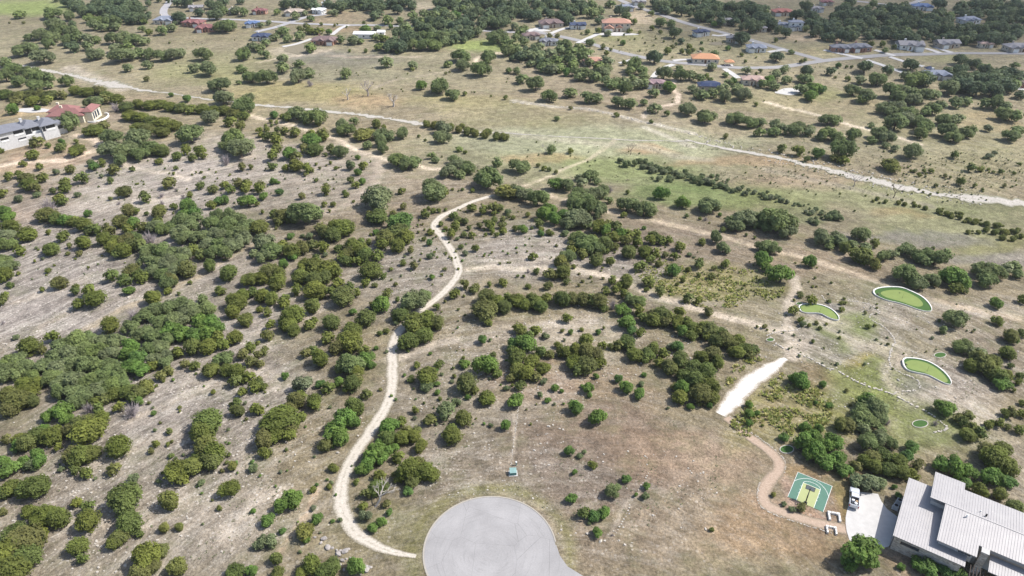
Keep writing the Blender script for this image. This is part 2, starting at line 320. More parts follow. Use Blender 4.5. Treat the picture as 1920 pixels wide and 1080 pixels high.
far = sstep(330, 520, GY); soil[:] = soil*(1-.5*far[...,None]) + np.array((.265,.245,.155))*.5*far[...,None]
for a in [  # near hill: stony slopes
  (240,500,330,190,ROCK,.62,.75), (90,520,190,110,ROCK,.75,1), (60,610,120,50,ROCK,.8,1), (280,340,190,70,ROCK,.7,.9), (230,385,110,30,CREAM,.35,1),
  (430,300,130,50,ROCK,.6,.8), (560,340,140,60,ROCK,.5,.7), (330,760,230,90,ROCK,.55,.9), (250,930,330,150,ROCK,.45,1), (480,650,70,110,ROCK,.55,.9),
  (450,940,180,60,CREAM,.28,1), (380,720,80,30,CREAM,.35,1), (760,500,120,80,ROCK,.55,.9), (960,460,120,45,ROCK,.7,1), (1090,480,90,40,ROCK,.6,1),
  (1000,560,150,30,TAN,.4,.5), (1020,625,170,45,CREAM,.40,.9), (900,640,110,40,TAN,.4,.6), (1180,500,90,40,ROCK,.55,.9), (1330,560,120,30,ROCK,.6,.9),
  (1110,730,150,60,SALMON,.28,.8), (1000,700,60,40,SALMON,.35,.6), (880,740,170,90,ROCK,.30,.7), (640,800,120,60,TAN,.4,.5), (560,880,90,80,TAN,.35,.7),
  # the open lot
  (1130,870,210,110,(.262,.21,.168),.9,.35), (1150,800,190,45,(.255,.197,.148),.85,.2), (1090,900,150,60,(.255,.215,.175),.5,.5), (1340,850,130,75,(.39,.295,.215),.7,.1), (1250,830,120,50,(.29,.21,.145),.6,.05), (1270,1000,220,80,(.315,.255,.185),.75,.35), (1440,1010,140,75,(.37,.27,.17),.85,.2),
  (1390,800,60,40,(.30,.245,.20),.6,.3), (1460,960,70,30,SALMON,.4,.3), (850,880,100,70,(.235,.2,.165),.6,.75),
  # cul-de-sac verge and the hillside below the path
  (680,1010,110,60,(.225,.215,.115),.5,.35), (780,970,60,60,(.24,.23,.12),.4,.35), (610,1040,90,50,TAN,.5,.4),
  # putting greens hillside
  (1640,640,230,110,(.27,.25,.165),.6,.6), (1600,700,150,60,(.235,.245,.11),.75,.25), (1590,625,60,25,(.19,.225,.085),.7,.15), (1720,770,130,45,(.215,.225,.10),.7,.3), (1600,668,38,12,(.46,.36,.05),.6,.1),
  (1680,600,110,40,ROCK,.45,.9), (1780,700,110,45,ROCK,.6,1), (1850,740,60,40,CREAM,.4,1), (1560,640,100,35,ROCK,.5,.9), (1400,740,0.1,0.1,WEED,0,0), (1500,750,70,60,(.20,.21,.08),.6,.4), (1560,790,60,40,(.26,.195,.13),.6,.4), (1480,690,40,25,(.24,.17,.11),.6,.3),
  (1540,592,34,9,GREY,.8,.2), (1735,716,44,10,GREY,.8,.2), (1690,685,12,9,GREY,.7,.2),
  (1350,540,130,40,(.27,.265,.085),.85,.2), (1420,760,60,70,(.29,.27,.10),.85,.4), (1500,770,60,45,(.27,.26,.10),.6,.4), (1440,540,60,30,(.20,.21,.08),.5,.3),
  (1840,600,120,60,(.27,.23,.17),.6,.6), (1870,680,70,50,(.245,.21,.17),.6,.6), (1820,590,90,20,CREAM,.35,.8), (1790,810,120,50,(.215,.215,.11),.6,.4), (1870,830,60,40,CREAM,.3,.9),
  (1540,880,80,22,(.35,.25,.14),.6,.2), (1565,935,30,35,(.33,.26,.13),.75,.15), (1500,945,60,50,SALMON,.6,.3), (1580,985,40,25,SALMON,.6,.3), (1660,1040,60,40,SALMON,.55,.3), (1690,915,50,20,SALMON,.45,.6), (1900,900,60,60,CREAM,.35,.8),
  # slopes down to the creek
  (800,330,200,45,(.265,.22,.17),.6,.5), (620,300,120,40,ROCK,.4,.6), (720,400,130,35,(.26,.21,.165),.5,.3), (1200,450,150,40,(.25,.20,.155),.55,.3), (1330,470,180,40,(.25,.20,.16),.5,.35), (1560,500,120,30,(.29,.225,.165),.6,.3),
  # creek meadows
  (1100,300,330,45,(.245,.25,.15),.8,.1), (1130,262,330,30,(.32,.335,.22),.85,.1), (1170,315,150,24,(.20,.245,.10),.7,0), (1320,360,190,24,(.18,.245,.09),.75,0), (1250,340,90,14,(.15,.21,.075),.5,0), (1440,370,120,20,(.185,.205,.085),.6,0),
  (1010,297,60,13,OCHRE,.6,0), (1215,284,70,9,(.40,.25,.15),.55,0), (1400,303,160,12,(.38,.265,.165),.5,0), (1480,340,150,18,(.34,.265,.185),.5,.1), (1640,370,200,30,(.265,.275,.155),.8,0), (1760,410,200,35,(.275,.285,.16),.8,0), (1860,450,120,22,(.26,.265,.125),.7,0), (1690,400,50,8,(.34,.25,.13),.5,0),
  (1560,410,140,16,(.27,.235,.17),.4,.1), (1700,440,140,13,GREY,.65,.1), (1830,475,110,12,(.27,.255,.25),.6,.2), (1480,400,60,22,(.16,.195,.085),.6,0), (1840,385,120,10,DARKG,.4,0),
  (560,175,170,22,(.295,.265,.125),.7,0), (690,190,70,15,(.38,.285,.175),.7,0), (860,190,110,17,(.30,.275,.14),.6,0), (640,112,130,17,(.165,.162,.150),.75,0), (620,140,150,14,(.225,.225,.165),.5,0), (780,130,180,30,(.26,.245,.165),.55,0),
  (906,85,75,14,(.25,.32,.10),.8,0), (380,140,110,22,(.24,.25,.115),.6,0), (420,115,130,22,(.25,.25,.14),.5,0), (380,165,60,12,(.27,.225,.18),.5,0), (300,160,130,20,(.285,.255,.165),.5,.2), (50,14,120,14,(.29,.36,.13),.9,0), (60,80,100,35,(.265,.245,.165),.5,0), (270,190,60,14,(.29,.225,.155),.5,.2),
  (1000,220,160,22,(.26,.25,.14),.6,.1), (1000,195,80,10,(.27,.275,.12),.5,0), (1130,190,200,25,(.275,.225,.165),.6,.1), (1050,140,120,30,(.27,.225,.165),.5,.1), (1300,230,200,25,(.265,.235,.16),.5,.2),
  (1420,180,120,20,(.275,.255,.15),.6,0), (1560,200,150,30,(.285,.25,.155),.6,0), (1540,175,60,14,(.25,.26,.12),.6,0), (1760,250,180,45,(.26,.25,.15),.6,.2), (1860,225,60,20,OCHRE,.4,.1), (1600,270,160,30,(.25,.235,.15),.5,.3), (1850,300,120,40,(.25,.24,.13),.5,.3),
  (1220,80,160,22,(.30,.28,.165),.65,0), (1160,65,60,10,(.28,.30,.135),.5,0), (1450,95,160,14,(.275,.265,.15),.5,0), (1530,95,80,8,(.37,.31,.19),.5,0), (1640,130,140,22,(.235,.215,.15),.5,0), (1780,110,60,10,(.25,.26,.12),.5,0),
  (1540,68,90,9,(.56,.44,.31),.7,.4), (1200,32,40,12,(.55,.45,.33),.65,.3), (640,35,60,12,(.38,.30,.21),.6,0), (600,25,50,8,(.38,.30,.21),.4,0), (660,55,40,7,(.36,.265,.165),.6,0), (560,95,60,14,(.55,.49,.40),.5,.2), (790,18,30,12,(.42,.37,.28),.6,.3), (340,50,60,10,(.30,.25,.16),.5,0), (400,60,110,20,(.29,.255,.165),.5,0),
  # round the two houses on the rise
  (90,292,110,18,SALMON,.5,.5), (40,310,60,16,SALMON,.45,.6), (60,208,60,8,(.52,.40,.28),.7,.1), (215,212,28,20,(.235,.19,.15),.75,.1), (30,212,60,8,OCHRE,.5,.1), (60,370,80,40,(.29,.235,.20),.5,.7), (120,250,60,14,(.29,.25,.20),.5,.3), (30,420,60,30,SALMON,.25,.7),
  ]:
    patch(*a)
for a in [(1640,705,120,32,(.215,.25,.085),.85,.1), (1592,625,58,24,(.205,.25,.085),.85,.05), (1725,775,120,40,(.215,.245,.095),.8,.2), (1560,690,60,25,(.23,.25,.09),.7,.1), (1470,915,16,40,(.50,.36,.28),.9,.2), (1515,978,50,12,(.50,.36,.28),.9,.2), (1560,930,24,34,(.40,.31,.15),.9,.05), (1530,880,50,10,(.40,.29,.16),.8,.05), (1310,835,60,40,(.44,.345,.26),.5,.05), (1430,760,55,60,(.30,.25,.15),.7,.4), (1350,540,120,36,(.30,.26,.15),.6,.4)]:
    patch(*a)
for pts in ([(1540,605),(1600,640),(1680,668),(1740,690)], [(1760,690),(1800,715),(1860,755),(1880,775)], [(1650,600),(1700,612),(1740,625)], [(1700,655),(1690,690),(1720,715)], [(1780,735),(1830,765),(1870,785)], [(1780,580),(1830,600)], [(1000,600),(1080,590),(1160,600),(1220,625)], [(900,650),(960,625),(1040,612)], [(360,740),(420,715),(470,700)], [(230,385),(290,375),(340,372)], [(220,800),(290,770),(350,750)], [(160,900),(220,870),(280,840)], [(520,600),(560,580),(600,560)], [(520,720),(500,660),(530,630)], [(40,560),(110,545),(180,520)], [(60,640),(120,600)], [(880,480),(960,470),(1030,480)], [(330,330),(400,320),(450,300)], [(180,1010),(240,980),(300,930)], [(400,980),(460,930),(520,890)]):
    stroke(pts, 4.5, CREAM, .6, .9, .9, 1.0)
# tracks worn into the ground
TRK = (.56,.48,.375)
for pts, w, col, s in [
  ([(470,215),(560,238),(630,260),(655,272),(690,285),(745,303),(800,314),(870,322)], 3.0, TRK, .75),
  ([(690,285),(712,300),(716,320),(705,342),(672,362),(640,385),(610,400)], 4.0, (.40,.34,.28), .5),
  ([(925,366),(960,352),(1000,338),(1040,328),(1075,312),(1110,290),(1140,272),(1150,262)], 1.8, TRK, .42),
  ([(865,508),(920,498),(1000,499),(1070,503),(1150,525),(1210,548),(1275,568),(1330,590),(1400,610),(1470,625)], 3.0, (.54,.47,.38), .78),
  ([(735,680),(770,670),(810,655),(860,640)], 3.2, CREAM, .6),
  ([(1030,365),(1150,402),(1230,418),(1330,440),(1440,470),(1530,490),(1640,525),(1700,545),(1800,578),(1925,602)], 3.2, (.48,.40,.30), .75),
  ([(150,628),(240,581),(330,541),(400,505),(440,480),(480,460)], 2.6, (.40,.34,.25), .75),
  ([(0,312),(60,302),(120,300),(160,288),(188,276),(170,262),(145,252)], 4.0, (.56,.46,.36), .8),
  ([(225,308),(260,318),(310,326),(345,338)], 3.0, CREAM, .6), ([(330,338),(380,325),(440,300),(470,280)], 2.5, (.40,.36,.32), .5),
  ([(1475,670),(1482,650),(1480,610),(1485,570),(1495,545),(1500,520)], 2.4, (.50,.44,.36), .75), ([(1484,660),(1500,645)], 5, CREAM, .6),
  ([(480,880),(540,890),(600,900)], .1, TRK, 0), ([(505,1060),(540,1000),(570,955),(600,905)], 1.2, (.47,.37,.27), .7),
  ([(290,1080),(330,1000),(400,910),(470,860)], 1.4, CREAM, .35),
  ([(965,770),(970,800),(962,840),(958,870)], .8, CREAM, .5), ([(1215,890),(1190,930),(1170,975),(1150,1005)], .6, CREAM, .55),
  ([(625,0),(700,2)], 1, TRK, 0), ([(480,117),(560,105),(620,95)], 3, TRK, .5), ([(700,165),(740,150),(800,140),(860,130)], 3, (.37,.32,.25), .5), ([(887,122),(895,108),(915,102),(945,98)], 3, TRK, .75),
  ([(960,190),(1040,200),(1100,203),(1180,222),(1250,238),(1300,250)], 4, (.44,.41,.35), .6),
  ([(1210,240),(1270,262),(1300,272)], 4, (.44,.41,.35), .5), ([(880,250),(960,252),(1050,262),(1130,270),(1210,278),(1330,300)], 5, (.37,.35,.27), .5),
  ([(1440,190),(1490,205),(1540,218),(1600,235),(1640,243),(1720,268)], 3.2, (.55,.48,.38), .75), ([(1205,218),(1215,207)], 3, CREAM, .7), ([(1268,150),(1265,168),(1275,178),(1272,192),(1240,198)], 3, (.60,.50,.40), .8),
  ([(615,105),(700,106),(790,107)], 3, (.42,.35,.28), .5), ([(130,128),(180,150),(230,165)], 10, (.47,.42,.36), .5),
  ([(1440,320),(1540,340),(1640,365),(1740,385)], 5, (.33,.30,.24), .4), ([(1090,2),(1106,20)], 5, (.45,.40,.31), .7), ([(700,20),(705,0)], 5, (.45,.38,.29), .6),
  ]:
    stroke(pts, w*1.15, tuple(min(.75, c_*1.12) for c_ in col), min(1, s*1.2))
# green verge and stony ring round the turning circle
CUL = gp(919, 1030); CUL_R = 13.3
dC = np.hypot(GX-CUL[0], GY-CUL[1])
w = np.exp(-((dC-CUL_R-2.6)/1.6)**2)*.75; soil[:] = soil*(1-w[...,None]) + np.array((.235,.225,.10))*w[...,None]
w = np.exp(-((dC-CUL_R-1.4)/.8)**2)*.35*sstep(-3,3,GX-CUL[0]); soil[:] = soil*(1-w[...,None]) + np.array((.52,.45,.33))*w[...,None]

verts = np.stack([GX, GY, GZ], -1).reshape(-1, 3)
ii = np.arange(nx*ny).reshape(ny, nx)
quads = np.stack([ii[:-1,:-1], ii[:-1,1:], ii[1:,1:], ii[1:,:-1]], -1).reshape(-1, 4)
def mesh_np(name, v, q, mat, attrs=(), smooth=False):
    me = bpy.data.meshes.new(name)
    me.vertices.add(len(v)); me.vertices.foreach_set('co', np.ascontiguousarray(v, np.float32).ravel())
    k = q.shape[1]; me.loops.add(len(q)*k); me.loops.foreach_set('vertex_index', np.ascontiguousarray(q, np.int32).ravel())
    me.polygons.add(len(q)); me.polygons.foreach_set('loop_start', np.arange(0, len(q)*k, k, dtype=np.int32))
    try: me.polygons.foreach_set('loop_total', np.full(len(q), k, dtype=np.int32))
    except Exception: pass
    if smooth: me.polygons.foreach_set('use_smooth', np.ones(len(q), bool))
    for nm, typ, dom, arr in attrs:
        a = me.attributes.new(nm, typ, dom); a.data.foreach_set('color' if 'COLOR' in typ else 'value', np.ascontiguousarray(arr, np.float32).ravel())
    if mat: me.materials.append(mat)
    me.update(); me.validate(); return me
soil *= (.70+.18*sstep(235,310,GY)*(1-sstep(480,600,GY)))[...,None]*np.array([1.0,.965,.925])
s4 = np.concatenate([np.clip(soil, .02, .9), np.ones(GX.shape+(1,))], -1).reshape(-1, 4)
gme = mesh_np('ground', verts, quads, M['ground'], [('soil','FLOAT_COLOR','POINT',s4), ('rock','FLOAT','POINT',rockv.ravel())], smooth=True)
ground = link(bpy.data.objects.new('ground', gme)); tag(ground, 'stony dry grass hillside and creek meadow with pale limestone ledges', kind='structure')

# ------------------------------------------------------------------ paths, roads, creek: sheets laid on the ground
def resample(p, step):
    p = np.array(p, float); q = []
    for _ in range(2):                        # soften corners
        r = [p[0]]
        for a, b in zip(p[:-1], p[1:]): r += [a*.75+b*.25, a*.25+b*.75]
        r.append(p[-1]); p = np.array(r)
    seg = np.hypot(*(p[1:]-p[:-1]).T); s = np.concatenate([[0], np.cumsum(seg)]); n = max(2, int(s[-1]/step))
    t = np.linspace(0, s[-1], n); return np.stack([np.interp(t, s, p[:,0]), np.interp(t, s, p[:,1])], -1)
def strip(name, pts, width, mat, lift, step=1.0, ragged=.0, seed=1, cols=5, label=None, world_pts=False):
    p = resample([q if world_pts else gp(*q)[:2] for q in pts], step); n = len(p)
    d = np.gradient(p, axis=0); d /= np.linalg.norm(d, axis=1)[:,None]+1e-9; nrm = np.stack([-d[:,1], d[:,0]], -1)
    wd = np.interp(np.linspace(0,1,n), np.linspace(0,1,len(width)), width) if hasattr(width,'__len__') else np.full(n, width)
    s = np.arange(n)*step
    def rag(k): return 1 + ragged*((vnoise(s, s*0+k*7.7, 1.3, seed+k)-.5)*1.2 + (vnoise(s, s*0+k*3.1, 5, seed+k+3)-.5)*1.3)
    L_, R_ = wd/2*rag(1), wd/2*rag(2)
    V = []
    for j in range(cols):
        t = j/(cols-1); off = -L_*(1-t) + R_*t
        V.append(p + nrm*off[:,None])
    V = np.stack(V, 1); z = hgt(V[...,0], V[...,1]) + lift
    v = np.concatenate([V, z[...,None]], -1).reshape(-1,3)
    idx = np.arange(n*cols).reshape(n, cols)
    q = np.stack([idx[:-1,:-1], idx[:-1,1:], idx[1:,1:], idx[1:,:-1]], -1).reshape(-1,4)
    q = q[:, ::-1] if True else q
    ac = np.tile(np.linspace(0,1,cols), n)
    o = link(bpy.data.objects.new(name, mesh_np(name, v, q, mat, [('across','FLOAT','POINT',ac)]))); tag(o, label, kind='structure'); return o
def sheet(name, poly, mat, lift, label=None, kind='structure', parent=None, thick=0.0):
    """flat-ish polygon draped on the ground, poly in world xy"""
    mb = MB(); g = lambda x, y: float(hgt(x, y))
    mb.prism(poly, lambda x, y: g(x, y)-.05, lambda x, y: g(x, y)+lift)
    o = mb.build(name, mat, parent)
    if kind and parent is None: tag(o, label, kind=kind)
    return o
W = lambda pts: [tuple(gp(*p)[:2]) for p in pts]

PATH = [(780,1043),(735,1036),(700,1022),(668,1000),(645,970),(637,930),(645,890),(665,850),(690,815),(715,780),(733,740),(738,700),(733,665),(740,635),(757,608),(785,585),(820,560),(845,535),(862,512),(857,490),(842,460),(825,438),(812,425),(822,408),(850,395),(885,378),(927,366)]
strip('gravel_path', PATH, [1.0,3.3,3.5,3.5,3.4,3.4,3.3,3.2,3.1,3.1,3.2,3.4,3.5,3.3,2.7,2.2], M['gravel'], .045, .5, .22, 3, label='long winding white gravel path from the turning circle over the hill')
strip('crushed_stone_path', [(1350,777),(1368,755),(1392,733),(1425,703),(1452,684),(1473,672)], [3.2,5.6,5.4,5.2,4.6,1.8], M['white_gravel'], .05, .6, .25, 9, label='short dazzling white crushed stone path above the reddish trail')
strip('reddish_path', [(1362,783),(1395,812),(1432,838),(1462,862),(1463,882),(1444,898),(1430,922),(1434,945),(1458,958),(1500,972),(1545,985),(1585,992)], [2.2,2.4,2.7,2.8,2.8,2.9,2.9,2.8,2.6,2.6], M['redpath'], .04, .6, .2, 5, label='reddish dirt trail curving round the half court')
strip('creek_bed', [(-60,108),(30,121),(80,131),(130,141),(200,156),(275,171),(330,176),(400,188),(480,197),(600,207),(700,218),(790,232),(870,246),(960,251),(1060,257),(1150,262),(1230,264),(1295,265)], [1.5,4,5,4,5,8,3,1.2,3.5,3,3.5,4,4,2,1,1,1,1.2], M['creek'], .12, 1.2, 1.1, 11, 7, label='dry white creek bed winding past the meadow')
strip('limestone_creek_bed', [(1285,262),(1340,274),(1440,293),(1540,315),(1640,340),(1720,358),(1800,371),(1880,378),(2000,385)], [1.2,3.5,4.5,4.5,6,7,7,6.5,7], M['creek'], .12, 1.0, .7, 15, 7, label='broad dry limestone creek bed crossing the meadow')
far_roads = [
 ('street', [(335,-30),(318,4),(306,18),(307,30),(322,37)], 6.5, 'pale curving street behind the grey roofed house'),
 ('lane', [(330,33),(400,36),(470,38),(540,43),(620,47),(700,47),(770,50),(880,57),(985,61)], 4.5, 'thin pale lane passing the white metal roofed barn'),
 ('concrete_lane', [(480,60),(515,52),(550,40),(580,30),(612,27)], 5.5, 'pale concrete lane climbing towards the cream houses'),
 ('through_road', [(985,57),(1040,66),(1085,76),(1115,84),(1160,98),(1200,107),(1250,116),(1300,120),(1350,125),(1400,128),(1460,127),(1510,119),(1570,111),(1650,104),(1750,100),(1840,100),(1990,104)], 6, 'long grey road running past the orange roofed house'),
 ('hill_road', [(1150,-5),(1185,10),(1215,20),(1255,33),(1300,48),(1370,65),(1440,85),(1490,99),(1548,115)], 6, 'straight grey road descending to the road junction'),
 ('crest_road', [(1600,2),(1655,8),(1690,12),(1720,4),(1745,-8)], 6, 'road loop on the dark wooded crest'),
]
for nm, pts, wd, lb in far_roads: strip(nm, pts, wd, M['road'] if 'road' in nm else M['asphalt'], .16, 3, .04, 2, 3, label=lb)
drives = [
 ([(1083,81),(1100,73),(1122,64)], 'by the terracotta roofed villa'), ([(990,60),(1008,52),(1030,52)], 'by the brown hip roofed house'), ([(1033,63),(1050,56),(1070,51)], 'by the navy roofed white house'), ([(1198,109),(1180,114),(1162,119)], 'under the round oak'), ([(1263,121),(1245,127),(1232,136),(1224,146)], 'by the mauve roofed house'),
 ([(1358,129),(1372,138),(1385,147)], 'by the pinkish roofed house'), ([(1300,112),(1280,112),(1262,114)], 'by the orange roofed house'), ([(1545,94),(1580,102),(1617,110)], 'by the brick slate roofed house'), ([(1640,94),(1660,100),(1678,105)], 'between slate and grey roofed houses'), ([(1625,113),(1660,124),(1692,136),(1715,143)], 'by the blue grey roofed house'), ([(1668,107),(1700,117),(1732,125)], 'by the small white gazebo'), ([(1735,91),(1750,95),(1763,100)], 'by the grey gabled house'), ([(1752,88),(1768,94),(1785,99)], 'by the grey hip roofed house'),
 ([(1335,66),(1350,68),(1365,65)], 'by the navy roofed bungalow'), ([(622,66),(632,58),(640,52),(655,47)], 'by the brown roofed house'), ([(1440,98),(1465,94),(1472,93)], 'by the grey white house'), ([(1870,165),(1890,166),(1925,168)], 'by the brick house'), ([(530,88),(560,82),(585,73)], 'by the brown brick house')]
for pts, lb in drives: strip('driveway', pts, 4.0, M['concrete'], .20, 3, .03, 4, 3, label='thin pale concrete driveway ' + lb)

# turning circle with its concrete kerb, and the throat of the street
nC = 96
throat = [tuple(gp(1060,1062)[:2]), tuple(gp(1100,1085)[:2])]
c0 = CUL[:2]
street_dir = np.array([.50,-.866])
circ = [(c0[0]+CUL_R*cos(2*pi*k/nC), c0[1]+CUL_R*sin(2*pi*k/nC)) for k in range(nC)]
sd = np.array([.57,-.82]); sn = np.array([.82,.57])
def asph(poly, nm, lb): return sheet(nm, poly, M['circle'], .03, lb)
asph(circ, 'turning_circle', 'pale grey asphalt turning circle at the end of the street')
edge_r = [tuple(gp(*q)[:2]) for q in ((1043,1022),(1050,1042),(1064,1062),(1100,1084),(1180,1130),(1260,1200))]; edge_l = [tuple(gp(*q)[:2]) for q in ((1130,1320),(960,1180),(850,1110))]
a = c0 + sd*8 + sn*10.6; b = c0 + sd*60 + sn*4.5; c = c0 + sd*60 - sn*4.5; d = c0 + sd*8 - sn*10.6
st = MB(); st.prism(edge_r+edge_l+[tuple(c0)], -.05, .026); tag(st.build('street_approach', M['circle']), 'pale asphalt street leading away from the turning circle', kind='structure')
kb = MB()
for k in range(nC):
    t0, t1 = 2*pi*k/nC, 2*pi*(k+1)/nC
    pm = np.array([cos((t0+t1)/2), sin((t0+t1)/2)])
    if pm @ np.array([.88,-.47]) > .80 or pm @ sd > .45: continue
    ri, ro = CUL_R-.02, CUL_R+.28
    P = [(c0[0]+r_*cos(t), c0[1]+r_*sin(t)) for r_, t in ((ri,t0),(ro,t0),(ro,t1),(ri,t1))]
    kb.prism(P, -.1, .09)
tag(kb.build('kerb', M['kerb']), 'low concrete kerb round the turning circle', kind='structure')

# ------------------------------------------------------------------ plants: shared shapes
def ico_core(c, r, sub=1):
    t = (1+5**.5)/2
    V = np.array([(-1,t,0),(1,t,0),(-1,-t,0),(1,-t,0),(0,-1,t),(0,1,t),(0,-1,-t),(0,1,-t),(t,0,-1),(t,0,1),(-t,0,-1),(-t,0,1)], float); V /= np.linalg.norm(V[0])
    F = [(0,11,5),(0,5,1),(0,1,7),(0,7,10),(0,10,11),(1,5,9),(5,11,4),(11,10,2),(10,7,6),(7,1,8),(3,9,4),(3,4,2),(3,2,6),(3,6,8),(3,8,9),(4,9,5),(2,4,11),(6,2,10),(8,6,7),(9,8,1)]
    return V*np.array(r)+np.array(c), F
def crown_mesh(name, mat, seed, nblob, nleaf, leaf, spread, rb, dome=1.0, upright=.3, core=.80, gaps=.0, squash=.8):
    """leaf sprays over lobes; unit crown: about 1 wide, 1 tall, base at z = 0"""
    g = np.random.default_rng(seed)
    B = []
    for i in range(nblob):
        a = 2*pi*(i*.618+g.random()*.25); rr = spread*math.sqrt((i+.4)/nblob)
        z = .30 + (1-dome*(rr/.42)**2)*.22*g.uniform(.6,1.25) + .05*g.random()
        B.append((rr*cos(a), rr*sin(a)*g.uniform(.75,1.05), z, rb*g.uniform(.72,1.2)))
    B = np.array(B); C = B[:,:3]; r = B[:,3]
    Z = np.stack([r, r, r*squash*1.15], -1)
    w = r**2/np.sum(r**2); k = g.choice(nblob, nleaf*3, p=w)
    d = g.normal(size=(nleaf*3,3)); d[:,2] += .3; d /= np.linalg.norm(d,axis=1)[:,None]
    lump = 1 + .16*np.sin(d[:,0]*7+k*1.7)*np.sin(d[:,1]*6+k)+.10*np.sin(d[:,2]*9+k*2.1)
    pos = C[k] + d*Z[k]*lump[:,None]*g.uniform(.86,1.08,(nleaf*3,1))
    q = np.min(np.where(np.arange(nblob)[None,:]==k[:,None], 9, np.linalg.norm((pos[:,None,:]-C[None])/Z[None],axis=2)), 1) if nblob > 1 else np.full(len(pos), 9.)
    ok = (q > .84) & (pos[:,2] > -.02)
    if gaps: ok &= (np.sin(pos[:,0]*11+seed)+np.sin(pos[:,1]*13+seed*2)+np.sin(pos[:,2]*12)) > -2.1+gaps
    pos, d, k = pos[ok][:nleaf], d[ok][:nleaf], k[ok][:nleaf]; n = len(pos)
    nrm = d + g.normal(size=(n,3))*.42; nrm[:,2] += upright+.35; nrm /= np.linalg.norm(nrm,axis=1)[:,None]
    t1 = np.cross(nrm, g.normal(size=(n,3))); t1 /= np.linalg.norm(t1,axis=1)[:,None]; t2 = np.cross(nrm, t1)
    s = leaf*g.uniform(.55,1.35,(n,1)); s2 = s*g.uniform(.55,1.0,(n,1))
    quad = np.stack([pos-t1*s, pos-t2*s2*.7, pos+t1*s, pos+t2*s2], 1)
    quad[:,3] += nrm*s*.25
    v = quad.reshape(-1,3); f = np.arange(n*4).reshape(n,4)
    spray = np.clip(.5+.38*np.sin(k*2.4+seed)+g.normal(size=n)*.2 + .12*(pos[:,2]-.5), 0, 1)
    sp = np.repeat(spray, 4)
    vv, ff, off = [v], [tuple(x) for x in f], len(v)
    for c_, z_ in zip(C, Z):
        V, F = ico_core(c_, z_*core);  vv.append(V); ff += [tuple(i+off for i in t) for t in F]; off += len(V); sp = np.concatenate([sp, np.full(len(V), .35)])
    me = bpy.data.meshes.new(name); V = np.concatenate(vv)
    V[:,:2] /= max(1e-6, (V[:,:2].max()-V[:,:2].min())*.96); V[:,2] -= V[:,2].min(); V[:,2] /= V[:,2].max()
    me.from_pydata(V.tolist(), [], ff); me.materials.append(mat)
    a = me.attributes.new('spray','FLOAT','POINT'); a.data.foreach_set('value', sp.astype(np.float32)); me.update()
    return me
def twig_mesh(name, mat, seed, n=46):
    g = np.random.default_rng(seed); mb = MB()
    for i in range(n):
        a = g.uniform(0, 2*pi); e = g.uniform(.35,1.35); L_ = g.uniform(.35,.55)
        d = np.array([cos(a)*cos(e)*1.0, sin(a)*cos(e)*1.0, sin(e)*1.6]); st = np.array([g.normal()*.06, g.normal()*.06, 0])
        m_ = st+d*L_*.55+g.normal(size=3)*.03; en = st+d*L_*1.05+g.normal(size=3)*.05
        mb.tube([st, m_, en], [.014,.010,.004], 3, False)
        for _ in range(3):
            b_ = m_*g.uniform(.5,1)+en*0; e2 = b_+d*L_*.35+g.normal(size=3)*.12; e2[2] = max(.03, e2[2]); mb.tube([m_, e2], [.009,.003], 3, False)
    V = np.array(mb.v); V[:,:2] /= (V[:,:2].max()-V[:,:2].min()); V[:,2] = np.maximum(V[:,2], 0); V[:,2] /= V[:,2].max(); mb.v = [tuple(p) for p in V]
    return mb.mesh(name, mat)
def trunk_mesh(name, seed, spread=.28):
    g = np.random.default_rng(seed); mb = MB(); lean = g.normal(size=2)*.03
    mb.tube([(0,0,-.03),(lean[0]*.5,lean[1]*.5,.15),(lean[0],lean[1],.34)], [.055,.038,.03], 7)
    for i in range(5):
        a = 2*pi*i/5+g.random(); mb.tube([(lean[0]*.8,lean[1]*.8,.24),(cos(a)*spread*.45,sin(a)*spread*.45,.42),(cos(a)*spread,sin(a)*spread,.60)], [.024,.017,.007], 5)
    return mb.mesh(name, M['bark'])
NV = 7
SH = {}
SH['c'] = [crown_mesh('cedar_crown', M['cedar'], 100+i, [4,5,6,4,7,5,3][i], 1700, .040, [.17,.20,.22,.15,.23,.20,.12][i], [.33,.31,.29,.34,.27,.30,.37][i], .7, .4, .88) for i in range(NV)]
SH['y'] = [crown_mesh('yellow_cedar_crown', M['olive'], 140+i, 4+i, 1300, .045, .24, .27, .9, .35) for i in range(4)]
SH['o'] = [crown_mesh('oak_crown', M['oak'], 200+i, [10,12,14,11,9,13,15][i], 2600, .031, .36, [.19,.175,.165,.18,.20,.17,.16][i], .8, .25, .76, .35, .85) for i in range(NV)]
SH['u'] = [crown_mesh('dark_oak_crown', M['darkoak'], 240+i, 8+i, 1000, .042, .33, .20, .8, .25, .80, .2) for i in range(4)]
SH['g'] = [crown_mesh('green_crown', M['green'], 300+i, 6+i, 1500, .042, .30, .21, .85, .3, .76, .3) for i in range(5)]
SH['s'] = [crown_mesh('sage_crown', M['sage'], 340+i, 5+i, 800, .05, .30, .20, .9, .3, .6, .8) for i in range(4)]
SH['d'] = [twig_mesh('bare_twigs', M['twig'], 380+i) for i in range(4)]
TRUNK = [trunk_mesh('trunk', 400+i) for i in range(4)]
def clump(kind, seed):       # simple crown for far woodland and small scrub
    m_ = {'c':'cedar','y':'olive','o':'oak','u':'darkoak','g':'green','s':'sage'}[kind]
    return crown_mesh('clump', M[m_], seed, 4, 130, .085, .25, .25, .9, .3, .8)

